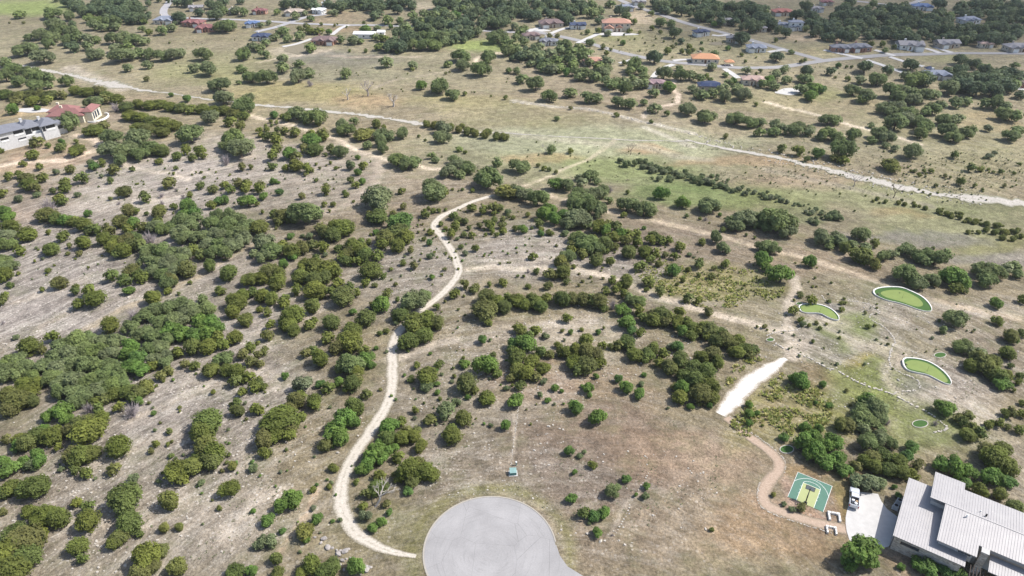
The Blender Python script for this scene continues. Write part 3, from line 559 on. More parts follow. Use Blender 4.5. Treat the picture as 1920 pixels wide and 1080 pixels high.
# ------------------------------------------------------------------ where the plants stand: x y width, in tenths of a 480-px tile's 4x view
OFF = {c: (480*(i%4), 270*(i//4)) for i, c in enumerate('ABCDEFGHIJKLMNOP')}
PL = {
'A': dict(u='52 3 10 58 5 10 64 3 10 70 5 10 76 3 10 83 5 10 90 4 10 97 3 10 103 5 10 62 9 11 68 8 11 74 9 11 80 8 11 88 10 11 95 9 11 101 9 11 88 13 10 96 12 10 103 12 10 112 2 8 128 2 6 135 3 8 143 2 9 155 2 10 163 4 10 170 3 10 180 2 8 136 13 10 150 9 8 159 10 8 55 19 9 135 19 5 52 36 8 58 36 12',
  o='39 10 13 15 11 9 52 12 11 41 18 15 67 14 9 75 16 11 85 16 12 70 19 10 78 21 8 87 20 9 21 28 8 30 26 12 38 28 12 36 33 11 46 23 12 54 24 12 50 30 11 58 28 10 65 29 10 72 30 8 66 35 9 71 41 13 20 37 18 32 43 16 84 29 12 92 28 12 100 30 12 108 31 9 87 36 10 96 35 10 91 42 17 104 40 10 112 41 12 121 42 12 130 41 11 137 40 8 153 41 14 182 41 12 96 51 8 110 49 8 147 51 10 156 52 14 180 52 9 188 58 12 179 62 5 165 64 14 167 74 16 4 47 10 10 52 12 22 55 13 30 58 12 38 59 10 4 57 12 14 61 12 26 64 12 36 64 9 50 61 12 70 77 13 158 88 14 143 101 20 175 104 18 83 103 16 51 92 17 104 104 18 168 8 9 177 8 8 183 9 8 129 21 8 106 22 6 169 20 17 190 35 10 183 80 17 186 74 11 121 23 9',
  c='4 71 12 14 72 12 22 71 12 30 71 12 38 71 12 46 71 10 24 76 12 34 75 10 12 76 10 56 68 12 65 69 12 74 68 12 80 72 11 88 74 11 78 75 10 95 80 13 104 78 12 112 79 12 120 78 12 128 80 12 136 81 12 144 82 11 152 82 12 160 83 12 168 83 12 176 85 12 183 87 10 97 87 12 105 88 12 113 91 14 122 92 14 130 94 13 110 97 12 120 99 13 172 91 10 181 94 9 103 96 12 71 98 15 78 94 9 112 24 6 108 16 6 127 32 2 7 17 2 18 17 3 110 59 5 27 106 11 57 106 5',
  g='9 82 9 28 81 5 128 71 4 140 74 6 46 106 5', d='86 80 10'),
'B': dict(u='22 3 9 28 4 9 36 3 9 44 5 9 52 3 8 60 5 10 67 4 10 74 4 10 81 4 10 86 7 10 93 4 10 100 3 10 108 3 10 116 4 10 121 5 8 92 10 9 85 11 7 108 9 8 140 4 11 148 3 11 156 5 11 164 3 11 172 4 11 180 3 11 188 4 11 160 11 11 168 10 11 176 11 11 184 10 11 191 10 11 162 18 10 170 18 10 178 18 10 186 17 10 172 22 8 183 20 8 130 17 11 138 18 11 146 18 11 120 21 11 128 22 11 136 22 11 144 22 11 108 25 11 116 27 11 104 30 11 112 31 11 100 34 10 108 35 9',
  o='118 12 9 126 11 9 134 12 9 141 9 8 146 13 9 154 16 9 122 16 10 112 21 10 152 23 10 158 25 9 124 28 11 132 28 11 140 28 11 148 28 10 118 34 11 126 34 11 134 34 11 141 32 9 16 9 6 29 12 8 37 10 6 41 14 6 57 10 8 10 17 5 4 19 6 91 21 6 99 15 10 108 16 7 20 24 11 24 29 8 33 27 9 8 32 8 14 28 8 41 36 10 64 30 8 72 30 9 79 31 6 89 28 7 3 36 9 6 41 9 20 44 9 21 51 11 33 48 9 31 57 15 39 55 11 8 58 16 68 55 11 97 47 11 117 49 8 153 42 15 155 49 12 144 48 7 174 43 14 169 52 15 190 53 7 138 65 16 147 71 12 166 24 9 181 28 13 187 31 11 189 38 12 45 88 16 30 85 12 37 88 10 64 94 12 68 98 12 73 91 7 93 101 12 100 102 10 94 106 12 110 100 12 140 103 12',
  c='33 22 7 38 20 6 41 23 10 47 23 9 59 19 3 61 18 2 49 18 3 68 20 2 96 29 10 93 35 10 70 38 3 82 38 4 106 39 4 117 52 4 142 55 3 145 54 2 157 70 4 164 69 2 176 72 2 187 73 4 163 27 4 169 33 2 81 17 3 24 88 9 20 87 5 46 93 5 37 92 4 96 95 4 122 102 3 127 105 3 2 98 6 8 97 6 4 101 6 11 91 4 15 92 4 12 94 3 16 97 5 7 94 3 22 98 8 30 99 10 41 100 7 37 102 4 49 100 9 8 102 8 14 103 10 51 102 11 16 106 10',
  g='82 22 8 101 20 5 55 24 5 150 11 11 124 64 8 14 86 7 42 105 16', y='80 101 16 90 93 9 128 93 7 134 94 7 146 95 7 152 97 7 158 99 7 165 100 7 172 101 7 180 102 7 187 103 7', s='140 96 12', d='40 62 8'),
'C': dict(u='4 3 10 10 5 10 16 3 10 22 6 10 28 4 10 36 6 10 43 9 10 50 8 10 8 11 10 16 12 10 24 11 10 34 12 10 42 13 10 104 3 11 112 4 11 120 3 11 128 2 11 136 3 11 144 3 11 152 4 11 127 10 13 139 10 10 147 8 11 154 9 11 142 13 10 150 14 12 158 14 11 165 7 11 172 8 11 180 6 11 186 9 11 160 17 10 170 18 11 178 19 11 184 20 10 168 14 10 175 14 10 188 14 11 190 19 11 71 17 9 66 14 10 78 10 10 84 9 8 104 44 11 174 30 11 129 30 7 126 24 8 117 22 6',
  o='56 10 9 62 10 9 60 4 10 66 8 9 74 3 8 86 12 8 97 5 6 112 17 10 120 18 8 2 20 8 6 24 8 9 22 8 8 31 9 3 28 8 40 34 12 59 32 8 4 37 10 12 41 11 20 36 11 18 43 11 28 40 11 26 48 11 34 46 11 36 38 11 44 39 11 44 45 11 50 37 10 54 43 11 57 40 10 36 51 11 22 51 11 30 52 11 46 49 10 58 47 9 66 50 10 72 47 11 70 52 10 92 45 7 91 49 13 88 53 8 97 53 9 98 57 9 55 56 12 62 58 11 68 55 12 50 58 10 48 54 9 70 61 11 77 62 11 74 64 10 84 61 10 84 66 12 92 64 11 99 63 11 91 60 9 114 55 12 106 70 9 126 51 6 127 56 12 134 57 10 141 59 8 143 71 11 135 67 9 150 70 9 157 67 10 160 72 12 168 67 10 174 71 13 170 66 9 175 53 8 188 63 8 151 50 8 3 53 7 7 59 10 18 63 14 28 72 12 44 70 11 56 73 11 64 74 10 80 77 12 89 78 11 99 77 7 107 81 11 132 82 13 145 88 15 168 89 14 178 92 12 187 92 9 186 99 9 162 62 7 160 56 6 152 40 6 34 89 5 72 25 7',
  c='104 10 5 88 16 6 92 16 5 22 30 5 28 27 6 34 27 5 57 24 5 52 25 2 65 23 5 88 23 5 96 24 3 68 35 5 71 40 5 74 37 3 80 30 2 105 21 4 111 24 4 133 35 5 117 38 8 127 38 5 132 39 5 136 38 4 142 37 4 120 35 4 123 33 3 172 41 4 183 43 2 175 46 3 149 60 5 146 57 5 186 53 4 183 55 3 183 78 4 104 91 4 78 86 5 160 102 5 84 47 5 116 85 5 44 81 4 84 26 2 92 29 2 100 32 2 106 34 2 108 29 2 114 31 2 96 38 2 120 43 2',
  g='152 18 5 41 54 7 118 65 11 83 32 5 142 32 3 166 61 6 162 36 4'),
'D': dict(u='62 4 10 52 8 10 58 9 10 66 9 10 74 8 10 82 9 10 90 9 10 98 9 10 107 10 10 50 13 10 58 13 10 66 14 10 74 14 10 82 14 10 90 14 10 98 13 10 106 14 10 114 10 10 118 16 10 25 12 9 30 14 10 36 16 10 42 18 10 48 19 10 54 20 10 62 19 10 70 19 10 78 19 10 86 19 10 94 19 10 102 20 10 112 17 10 40 25 10 34 23 10 74 26 10 82 26 10 90 25 10 100 26 11 108 28 14 116 26 11 120 22 11 126 17 11 134 17 11 130 10 11 138 8 9 128 3 9 146 5 10 154 3 10 162 5 10 170 4 10 178 7 10 186 6 10 166 11 10 174 12 10 182 13 10 190 12 10 152 27 11 160 28 11 168 29 11 176 29 10 184 28 11 146 26 10 138 24 10 130 27 8 170 20 11 178 20 11 186 22 11 156 22 11 148 21 10 44 30 8 80 30 7 29 6 8 6 22 10 14 24 10 2 20 9 142 46 14 152 46 13 148 50 10 136 53 10 144 54 10 166 52 12 168 56 10 146 60 13 154 60 13 162 62 13 170 62 13 178 65 13 160 66 13 170 68 13 150 64 12 120 60 14 110 50 13 73 52 14 86 52 11 32 54 8 46 54 9 9 44 11 183 54 9 187 71 10 20 11 5 62 26 9 54 26 9 48 24 9',
  o='17 39 5 12 52 8 69 60 10 82 60 13 110 60 17 104 57 9 137 66 14 64 68 12 74 72 14 72 75 9 93 68 14 101 69 13 108 71 13 116 72 13 124 71 10 98 73 12 110 75 12 88 81 13 98 81 13 106 85 12 94 84 12 104 89 13 112 91 12 96 92 17 118 95 12 115 100 12 124 82 14 119 84 10 130 79 10 140 77 11 149 76 9 172 77 14 165 78 10 178 80 10 178 86 13 186 88 11 132 90 12 144 89 8 138 90 10 135 98 14 148 100 12 152 98 10 140 103 12 187 98 11 183 102 12 77 94 6 45 90 12 53 90 9 24 67 10 29 60 10 25 59 9 3 64 10 5 56 10 14 60 8 5 94 11 12 97 10 5 99 10 22 97 12 30 98 11 44 100 14 52 103 12 64 101 12 84 100 12 90 103 12 77 105 8 40 103 8 186 49 7 176 53 7 88 38 6',
  c='6 30 4 21 31 2 25 46 4 28 45 4 63 50 3 60 59 5 50 58 3 78 33 5 86 33 6 95 35 4 59 50 3', g='53 49 5 32 72 12 34 66 11 40 67 8 1 60 9', s='165 96 7'),
'E': dict(c='25 8 10 17 15 6 45 3 9 57 5 14 47 1 5 36 1 5 0 5 5 30 17 7 76 14 7 86 19 10 99 19 5 53 19 8 60 26 11 48 29 9 49 33 10 40 35 6 6 24 8 14 23 8 20 26 12 22 30 12 32 25 9 26 33 10 2 37 9 45 41 10 48 43 8 35 53 16 42 56 12 54 58 10 83 27 6 92 36 12 83 41 4 108 40 10 127 29 11 121 5 14 133 9 8 140 4 10 145 10 8 150 5 10 153 9 7 120 13 6 117 13 4 132 18 4 130 22 3 182 17 8 188 17 5 151 31 8 160 34 9 168 31 8 173 34 9 178 29 10 186 30 10 184 34 10 158 46 8 130 47 6 119 51 12 96 50 12 102 50 8 110 52 4 142 38 6 62 60 12 72 64 10 80 64 11 67 64 10 90 58 12 96 64 11 108 62 11 118 58 9 78 71 12 86 73 12 94 72 12 84 78 12 92 80 12 98 76 12 104 76 11 90 82 11 140 94 14 128 102 12 100 94 12 104 98 11 96 96 9 108 100 11 83 99 11 92 102 11 157 91 12 168 87 3 171 97 15 186 102 12 142 104 4 8 62 14 14 80 10 20 68 14 47 69 11 62 74 12 60 82 6 51 82 4 39 79 12 34 79 6 52 76 5 36 66 5 3 98 12 14 97 4 36 95 5 44 104 12 7 106 6 57 107 6 68 107 6 150 84 11 144 80 11 26 88 3 67 18 3 108 30 2 102 30 2 151 21 3 153 25 3 147 21 2 162 21 2 144 23 2 157 19 2',
  o='82 4 14 90 7 14 98 4 14 105 8 12 112 3 14 90 12 12 180 4 20 170 2 12 136 58 14 142 62 14 135 66 14 146 56 13 140 70 14 150 70 14 158 60 14 164 54 14 172 54 14 178 56 14 184 62 14 170 62 15 178 68 15 162 68 15 156 76 14 166 76 14 174 76 14 182 72 14 160 82 14 168 82 13 112 80 14 120 80 14 128 82 14 134 86 13 110 88 13 118 90 14 126 90 14 114 96 13 122 98 14 130 96 13 126 104 14 134 92 12 138 82 12 116 62 12 122 64 12 128 62 12 3 70 14 4 76 14 6 92 13 190 83 8 100 70 12 3 88 12',
  g='50 57 12 66 52 6 164 43 9 168 42 8 186 43 12 140 46 13 145 52 12 138 54 12 100 60 12 3 50 10 8 54 9 70 17 8 4 56 9',
  s='68 14 6 42 21 6 28 38 6 14 41 7 58 38 5 76 24 4 27 78 3 32 86 3', d='36 45 14 169 12 11 121 38 7 132 34 5 121 44 6 137 39 5 112 70 16 89 44 4 171 98 10'),
'F': dict(c='16 3 9 12 9 10 30 9 9 13 17 8 22 18 7 38 18 10 41 20 5 37 23 4 52 8 4 56 14 3 60 18 4 48 18 3 45 15 3 53 16 2 44 4 14 56 4 10 36 3 8 80 16 7 86 13 2 71 27 7 74 31 7 66 36 4 68 38 5 52 34 10 45 27 4 58 26 2 34 39 6 51 45 5 58 45 5 73 43 3 3 31 9 3 34 9 1 45 5 5 51 4 109 35 6 112 34 2 141 36 9 132 41 6 147 34 3 152 35 2 155 34 3 162 35 4 163 33 2 110 47 6 129 48 4 133 50 5 126 52 8 137 50 4 142 49 3 162 48 8 170 50 8 177 48 10 183 48 7 178 52 4 148 54 8 152 57 7 157 58 7 149 61 8 142 63 4 139 60 5 147 67 9 156 68 6 162 68 6 160 63 5 168 61 6 171 64 3 171 58 3 175 61 9 179 57 7 185 57 6 184 61 7 187 60 3 177 65 6 186 65 7 181 68 5 172 68 3 189 54 4 130 66 6 126 71 4 165 78 7 154 77 5 122 66 3 141 94 4 139 98 3 123 87 3 117 85 2 110 89 6 119 91 8 101 94 4 96 99 6 105 105 4 83 104 8 89 106 5 87 95 17 116 80 7 86 68 3 100 62 5 103 52 6 92 55 16 85 53 8 106 66 18 112 70 14 98 70 14 95 75 10 106 76 12 84 73 6 78 74 8 79 72 5 92 84 11 82 84 14 78 80 14 72 76 12 70 82 12 67 88 10 64 84 10 62 78 8 75 88 10 66 63 20 58 68 14 52 66 12 48 63 10 60 62 12 20 54 14 25 56 10 18 58 8 14 52 8 3 62 16 15 63 3 26 80 14 34 78 12 42 76 10 50 77 10 20 76 10 45 85 6 10 96 16 4 100 12 18 98 12 16 104 14 36 92 14 44 92 16 54 94 16 34 100 14 44 102 14 52 100 12 60 96 11 62 104 10 70 107 8 156 105 9 165 107 7 175 105 5 185 104 8 157 6 4 55 50 3',
  o='63 6 12 106 12 13 114 15 14 119 13 11 131 9 7 135 12 7 152 4 6 95 3 12 144 21 13 150 17 14 159 18 13 148 12 10 152 23 10 174 26 24 91 41 29 133 35 18 36 53 26 30 48 12 5 74 16 12 80 16 6 84 12 181 15 10 84 1 8',
  g='25 7 12 76 10 5 76 21 7 80 28 6 17 36 6 13 28 6 17 29 3 6 39 7 130 74 6 132 100 5 90 66 5 109 58 20 26 69 6 28 84 8 20 90 8', y='188 36 18 30 16 14', s='71 16 9 151 71 4 157 82 5 131 84 6 35 69 4 40 69 6 52 83 5 189 51 6'),
'G': dict(o='30 4 9 5 17 14 3 36 13 10 38 14 19 41 15 23 39 10 41 31 12 52 29 10 50 25 8 59 24 12 63 28 8 50 40 16 60 38 16 68 36 12 48 47 16 58 46 18 66 50 14 72 42 8 86 46 16 92 44 8 99 49 18 104 52 8 147 46 16 164 58 10 168 62 14 175 56 16 186 57 14 190 62 12 180 60 10 153 70 12 158 78 12 189 77 12 50 56 18 42 60 12 55 60 10 62 78 14 54 74 18 48 70 12 42 85 12 39 86 10',
  g='33 30 12 112 37 13 128 44 12 28 49 10 24 52 12 32 56 13 38 53 10 22 67 6 70 64 10 82 67 10 187 86 14 190 92 10 99 63 4 121 95 11 156 53 4 8 64 8',
  c='44 5 6 20 16 4 24 18 5 33 21 4 28 19 4 13 18 3 84 53 6 87 36 4 131 54 4 141 56 3 148 59 2 158 64 5 176 68 3 182 70 3 142 73 7 162 80 5 20 59 8 22 64 5 27 66 6 30 67 5 15 63 3 3 63 6 12 53 5 1 55 4 28 73 2 33 76 3 65 62 12 72 60 9 78 62 10 88 68 10 93 67 8 95 73 9 86 72 10 76 70 10 70 75 12 60 72 10 46 76 10 44 80 9 53 82 10 65 80 9 70 80 6 88 81 12 77 77 7 104 72 10 111 72 10 118 72 8 106 68 8 100 81 12 108 83 10 103 87 8 115 83 6 121 84 7 126 77 10 74 88 8 63 87 12 95 92 11 102 103 11 141 90 10 151 93 5 160 90 9 150 99 7 140 98 5 16 84 8 18 95 6 9 99 3 4 99 3 40 92 10 38 96 12 29 98 11 46 92 4 59 100 3 60 103 2 53 103 3 50 106 3 27 106 8 12 107 5 75 103 8 86 103 12 80 106 8 124 105 4 67 95 2 41 103 6',
  y='36 88 10 154 47 6 110 90 6 132 94 5 128 102 5', s='40 67 6 133 83 4 86 15 6 92 14 6 98 17 6 96 13 5 104 16 6 106 20 6 110 18 6 114 21 6 118 19 6 122 22 6 126 24 6 120 26 5 130 21 5 134 25 6 138 27 6 142 25 5 146 28 6 142 29 5 150 29 6 150 24 4 156 31 6 160 32 5 154 26 4 166 35 5 162 27 3 170 34 5 175 37 5 182 36 5 188 38 5 190 40 5 110 26 5 118 27 4', d='73 34 8 12 95 5 145 56 5'),
'H': dict(o='56 4 20 108 6 14 8 58 26 15 66 14 4 78 12 40 70 16 48 73 11 52 72 14 46 77 8 70 68 14 64 76 10 74 78 11 86 84 12 94 83 10 104 79 12 113 84 12 120 82 11 126 86 16 134 84 11 118 88 11 104 98 18 112 104 14 124 102 12 132 98 10 160 94 16 172 96 14 164 102 16 178 93 11 185 92 10 188 98 10 95 3 7 88 1 7',
  g='38 7 10 140 100 20 146 104 12 10 98 18 31 88 12 1 87 8', c='29 11 5 22 5 10 10 3 8 50 10 8 57 12 9 141 8 7 153 18 8 159 19 6 165 19 3 169 21 3 175 21 5 188 15 4 122 20 5 117 20 4 113 23 4 110 20 4 107 20 3 133 24 4 137 25 3 126 31 4 145 28 7 155 31 4 161 34 3 177 31 4 185 22 3 65 50 2 16 37 1 124 78 3 130 80 2 80 74 8',
  y='92 16 16 58 78 10 72 84 18 80 90 10 82 41 4 88 43 4 98 44 4 103 45 4 110 46 4 118 48 4 128 50 5 134 52 5 137 53 5 144 55 5 150 57 5 156 58 5 164 60 6 172 61 6 164 64 5 170 66 6 178 66 6 186 66 5 176 70 5 184 71 5 190 69 5 158 66 4 150 66 4',
  s='166 9 6 2 40 5 6 40 4 10 42 5 20 45 3 24 46 3 27 46 2 33 51 5 36 49 4 40 52 4 45 55 6 47 53 4 53 55 8 32 57 5 36 59 5'),
'I': dict(c='3 6 8 2 10 7 32 1 5 57 2 8 66 2 10 71 8 14 59 12 11 114 7 13 126 2 7 134 4 4 38 37 11 22 44 18 32 46 8 6 80 14 14 84 18 22 78 14 8 90 14 18 72 13 24 84 12 28 72 12 82 28 16 156 44 12 166 42 11 164 36 11 176 37 12 134 48 10 146 58 9 138 57 8 104 78 12 96 78 13 86 80 12 100 82 10 88 90 10 78 84 10 72 86 11 58 102 14 68 100 14 76 98 12 54 106 12 44 106 10 74 92 11 176 10 18 182 5 12 190 3 10 174 18 12 184 24 12 188 44 10 182 50 10 158 62 12 170 62 12 178 62 12 176 70 11 186 66 11 190 74 11 182 78 8 187 55 10 160 78 5 178 86 10 177 92 12 190 91 9 155 102 25 127 107 4 116 58 10 120 66 10 126 62 9 164 2 9',
  o='6 56 14 14 54 14 4 64 14 12 64 14 20 60 14 24 66 13 46 44 16 56 40 16 66 38 15 76 40 15 86 40 15 42 52 16 52 50 16 62 48 16 72 48 16 82 50 16 34 58 15 44 60 16 54 58 16 64 58 16 74 60 16 84 60 16 38 68 15 48 70 16 58 70 16 68 70 16 78 68 16 88 66 15 44 78 15 54 78 15 64 80 14 74 76 14 84 74 14 92 72 13 112 46 12 120 44 12 126 50 12 116 54 12 124 56 12 108 22 14 114 18 14 120 16 14 128 14 14 136 12 14 142 16 14 120 26 14 130 24 14 138 22 14 146 20 14 154 16 13 152 8 10 126 38 13 116 36 13 108 34 13 98 30 13 104 36 12 168 53 15 58 86 13',
  g='96 2 8 98 44 14 104 52 14 100 60 14 106 62 13 96 50 13 128 32 14 150 26 14 158 26 14 164 30 13 156 34 14 146 36 14 136 34 14 46 92 16 36 96 10 50 98 10 32 106 10 115 94 5 104 85 8', y='144 44 16 110 74 14', s='12 37 5', d='2 26 4 100 20 14 98 92 17 66 90 12'),
'J': dict(c='4 6 12 12 8 12 20 10 11 3 16 6 8 18 8 22 12 10 30 1 10 45 2 18 55 3 10 65 6 22 76 4 8 98 4 9 88 13 8 106 9 5 108 20 12 104 23 6 82 23 16 56 26 14 28 20 18 24 28 12 28 32 12 19 25 8 40 28 10 44 24 7 54 37 11 10 28 9 8 36 10 1 41 4 6 47 8 2 50 8 3 57 8 93 34 5 98 32 6 72 32 14 70 40 18 62 44 14 74 42 12 71 29 10 47 52 16 37 49 9 42 46 8 80 47 10 64 60 12 76 62 12 2 71 8 6 74 7 1 69 7 54 74 11 67 76 8 72 72 14 83 79 9 76 68 10 30 84 14 34 80 10 44 86 14 26 90 12 34 96 8 18 98 26 10 102 14 24 104 14 2 92 9 74 89 16 78 92 9 118 26 18 128 24 16 136 26 12 114 40 16 126 36 15 135 14 6 142 10 3 139 18 2 152 16 3 156 6 3 149 4 10 164 1 8 172 6 14 180 10 12 190 8 10 172 17 20 186 14 12 174 26 7 157 20 2 192 48 10 178 50 5 180 64 9 137 57 8 121 58 7 128 66 16 116 68 7 149 66 4 158 72 16 164 76 8 173 83 13 120 92 7 156 98 13 131 99 11 110 100 10 112 106 9 120 107 8 146 107 12 191 68 8',
  o='118 10 20 126 6 12 70 58 20', g='94 12 16 73 18 6 90 45 4 83 53 13 86 58 8 22 66 6 48 72 8 62 70 8 66 98 18 60 104 12 72 100 10 170 39 8 172 58 20 156 57 8 159 82 5 136 78 5 100 104 14 187 103 9 136 72 5', y='42 14 13 138 83 4', s='105 26 4 35 72 14 14 92 5 150 86 8 142 92 14 176 103 4 188 75 6 191 84 5 147 70 4 128 74 9'),
'K': dict(c='4 10 12 10 12 12 16 10 14 22 14 12 26 8 10 38 8 14 46 8 12 54 8 12 60 10 11 34 7 9 66 10 12 70 2 8 78 2 8 84 4 8 68 15 8 95 16 10 98 22 10 104 20 10 106 24 12 112 20 14 108 26 10 118 22 11 116 26 10 126 18 10 124 26 12 132 26 11 136 30 12 140 32 11 144 30 12 134 36 10 146 36 11 150 32 14 156 34 12 154 40 12 160 38 14 164 42 12 170 40 12 174 46 12 168 48 12 180 46 10 178 50 9 183 48 6 111 2 9 119 2 3 101 1 5 132 7 9 140 9 7 148 18 9 189 29 5 184 29 3 42 23 9 8 32 10 4 30 9 18 32 10 12 36 9 38 32 4 52 31 4 69 30 3 96 33 8 56 39 12 67 43 8 80 42 10 86 40 12 74 44 6 88 44 9 34 43 7 40 48 12 48 47 13 56 48 14 64 50 12 46 56 13 56 58 14 66 56 10 50 61 11 92 50 12 102 50 12 106 46 12 114 50 10 100 54 9 110 56 9 118 60 14 126 54 16 136 60 16 130 66 12 142 52 12 150 50 14 154 56 12 146 62 16 138 70 16 148 74 16 142 80 18 150 82 12 122 74 8 126 82 12 4 52 16 14 56 15 22 48 10 28 50 9 24 60 12 10 64 13 18 66 10 4 62 13 6 73 9 188 103 3',
  g='82 16 10 86 18 9 128 32 10 44 33 5 65 33 5 86 26 12 90 32 9 124 44 10 128 74 12 148 88 6 134 89 6 2 42 12 10 42 16 63 66 5 80 68 7 85 74 12 96 79 9 57 75 10 58 80 5 32 75 7 37 77 4 27 84 6 2 85 12 47 89 13 65 97 13 178 88 6 178 94 7 184 94 5 178 101 6 99 65 4',
  o='88 8 10 94 10 12', s='25 36 6 118 44 6 24 70 6 97 72 5 21 80 6 117 90 3', d='76 12 12'),
'L': dict(c='18 17 9 24 5 6 32 9 9 46 10 4 55 11 4 58 11 3 55 16 5 57 8 3 73 19 3 75 29 5 80 28 3 24 24 6 31 28 4 39 30 4 36 26 4 44 27 3 34 40 4 90 42 3 141 0 10 147 2 6 190 8 8 172 25 9 182 36 14 190 34 8 180 49 12 182 58 5 160 56 20 152 58 12 168 56 12 168 62 14 172 66 14 178 66 12 190 66 8 188 70 7 184 76 5 190 86 6 183 94 10 190 94 8 178 94 8 166 103 6 150 96 10 146 100 9 142 97 8 164 102 6 174 102 8 180 104 6 154 104 10 188 106 8 60 103 12 54 102 12 59 77 4 62 88 3 168 101 6',
  g='171 11 10 184 39 8 176 72 12 24 70 14 20 68 9 26 66 9 41 72 6 132 90 13 74 84 14 36 86 4 28 104 8 38 105 8 46 88 5', o='141 23 16 131 31 6 146 44 12 152 48 11 158 48 10 80 90 18 70 92 13 86 92 11 74 100 16 82 98 13 66 100 10 72 106 11 84 106 10', s='26 27 6', d='90 100 8 126 101 7'),
'M': dict(c='4 5 8 14 6 12 20 8 14 28 3 13 38 3 16 44 2 12 66 0 24 43 12 7 54 17 14 60 18 18 68 16 16 56 28 9 64 31 10 88 11 20 85 27 11 24 42 22 8 42 14 18 44 15 2 46 12 94 50 24 113 14 6 117 9 7 126 9 4 129 7 3 128 18 5 132 30 18 142 26 18 136 36 11 154 12 18 160 16 18 158 22 18 150 20 13 166 29 4 172 17 4 152 1 20 127 0 6 171 43 16 164 57 5 57 53 9 67 56 11 66 67 18 36 62 20 44 64 18 22 60 12 28 68 13 97 67 20 90 78 16 86 82 13 104 76 8 18 82 28 6 90 24 20 94 20 8 104 24 26 84 14 30 78 12 10 76 18 58 86 16 63 95 10 110 94 20 120 90 14 106 104 18 115 100 12 176 106 14 1 60 7',
  g='14 10 10 8 28 14 18 22 10 28 17 12 30 22 12 2 22 10 190 59 5 188 104 10', y='128 51 16 174 25 8 123 72 8 135 71 7 134 100 14', s='24 25 10 46 28 5 100 35 8 119 37 5 152 69 2 190 27 7 151 38 6'),
'N': dict(c='6 5 16 14 3 13 24 2 11 6 16 11 52 10 12 43 43 6 42 100 18 34 106 13 52 104 16 58 100 12 100 5 12 96 3 10 106 18 10 110 4 12 118 3 12 124 10 12 93 32 10 147 3 16 115 28 18 126 30 18 122 24 12 132 32 12 118 36 12 106 36 8 75 37 6 82 46 10 92 42 14 80 56 8 98 54 7 104 32 7',
  g='59 3 20 64 5 13 26 50 16 20 55 14 30 48 12 9 66 11 46 65 9 38 81 7 75 100 14 92 10 10 88 16 16 84 24 14 94 20 12 80 28 10 98 14 10 104 12 8 114 44 8 94 67 8 88 72 9 100 60 6 20 74 6', y='58 27 8 37 74 15 15 95 11 16 106 12 55 41 5', s='9 82 14 3 84 9 82 63 10 33 90 3 43 57 5'),
'O': dict(g='43 14 8 47 30 5 86 35 8 101 41 7 44 50 9 62 63 10 69 60 11 64 76 8 93 47 4', c='60 25 8 54 61 11', o='76 44 12', s='54 15 4 51 18 5 100 48 6 58 68 4', d='75 77 4', y='150 73 4'),
'P': dict(g='12 4 8 28 8 16 36 14 18 44 10 14 50 8 14 42 22 14 52 20 14 56 28 12 34 4 12 30 16 12 104 18 12 108 12 12 140 26 18 130 24 12 150 30 14 148 38 10 168 34 18 180 38 12 68 90 26 60 98 14 76 98 14 120 102 14 132 105 12 143 106 10 98 48 6 95 41 5 112 98 10 100 101 6',
  c='78 20 14 86 18 14 80 26 12 72 22 12 66 26 10 98 22 14 100 30 12 90 28 12 108 32 10 170 20 22 180 26 16 164 14 13 176 12 12 150 2 12 160 2 11 160 44 12 174 46 12 185 56 12 112 24 10 25 56 8', o='74 8 16 84 4 14 92 8 12', s='66 36 14 76 38 16 84 38 10 12 54 4 18 58 5', y='4 47 4'),
}
plants = []; reps = []
for t, kinds in PL.items():
    ox, oy = OFF[t]
    for k, s in kinds.items():
        a = [float(v) for v in s.split()]; assert len(a) % 3 == 0, (t, k, len(a))
        for i in range(0, len(a), 3):
            px, py, wp = ox+a[i]*2.5, oy+a[i+1]*2.5, a[i+2]*2.5
            if k == 'u': px += random.uniform(-9,9); py += random.uniform(-5,5); wp *= random.uniform(.75,1.3)
            reps.append((k, px, py, wp)) if (t in 'GH' and k == 's') or (t in 'BH' and k == 'y' and wp < 20) else None
            asp = {'c':.80,'y':.78,'o':.66,'u':.72,'g':.80,'s':.72,'d':.75}[k]*random.uniform(.88,1.14)
            p = gp(px, py); w = wp*mpp(p); h = w*asp
            if k in 'ou': h = min(max(h, 2.4), 8.5)
            if k in 'cy': h = min(h, 5.2)
            if k == 'g': h = min(h, 6.0)
            p = gp(px, py, .47*h); w = wp*mpp(p)
            plants.append(dict(k=k, px=px, py=py, wp=wp, w=w*(1.12 if k in 'ou' else 1.06), h=h*(1.10 if k in 'ou' else 1.04), p=p))
for k, px, py, wp in reps:                 # the shrub bands are dense
    for _ in range(2):
        px2, py2, w2 = px+random.uniform(-13,13), py+random.uniform(-5,5), wp*random.uniform(.35,.95); p = gp(px2, py2, .4); w = w2*mpp(p); plants.append(dict(k=k, px=px2, py=py2, wp=w2, w=w, h=w*.7, p=p))
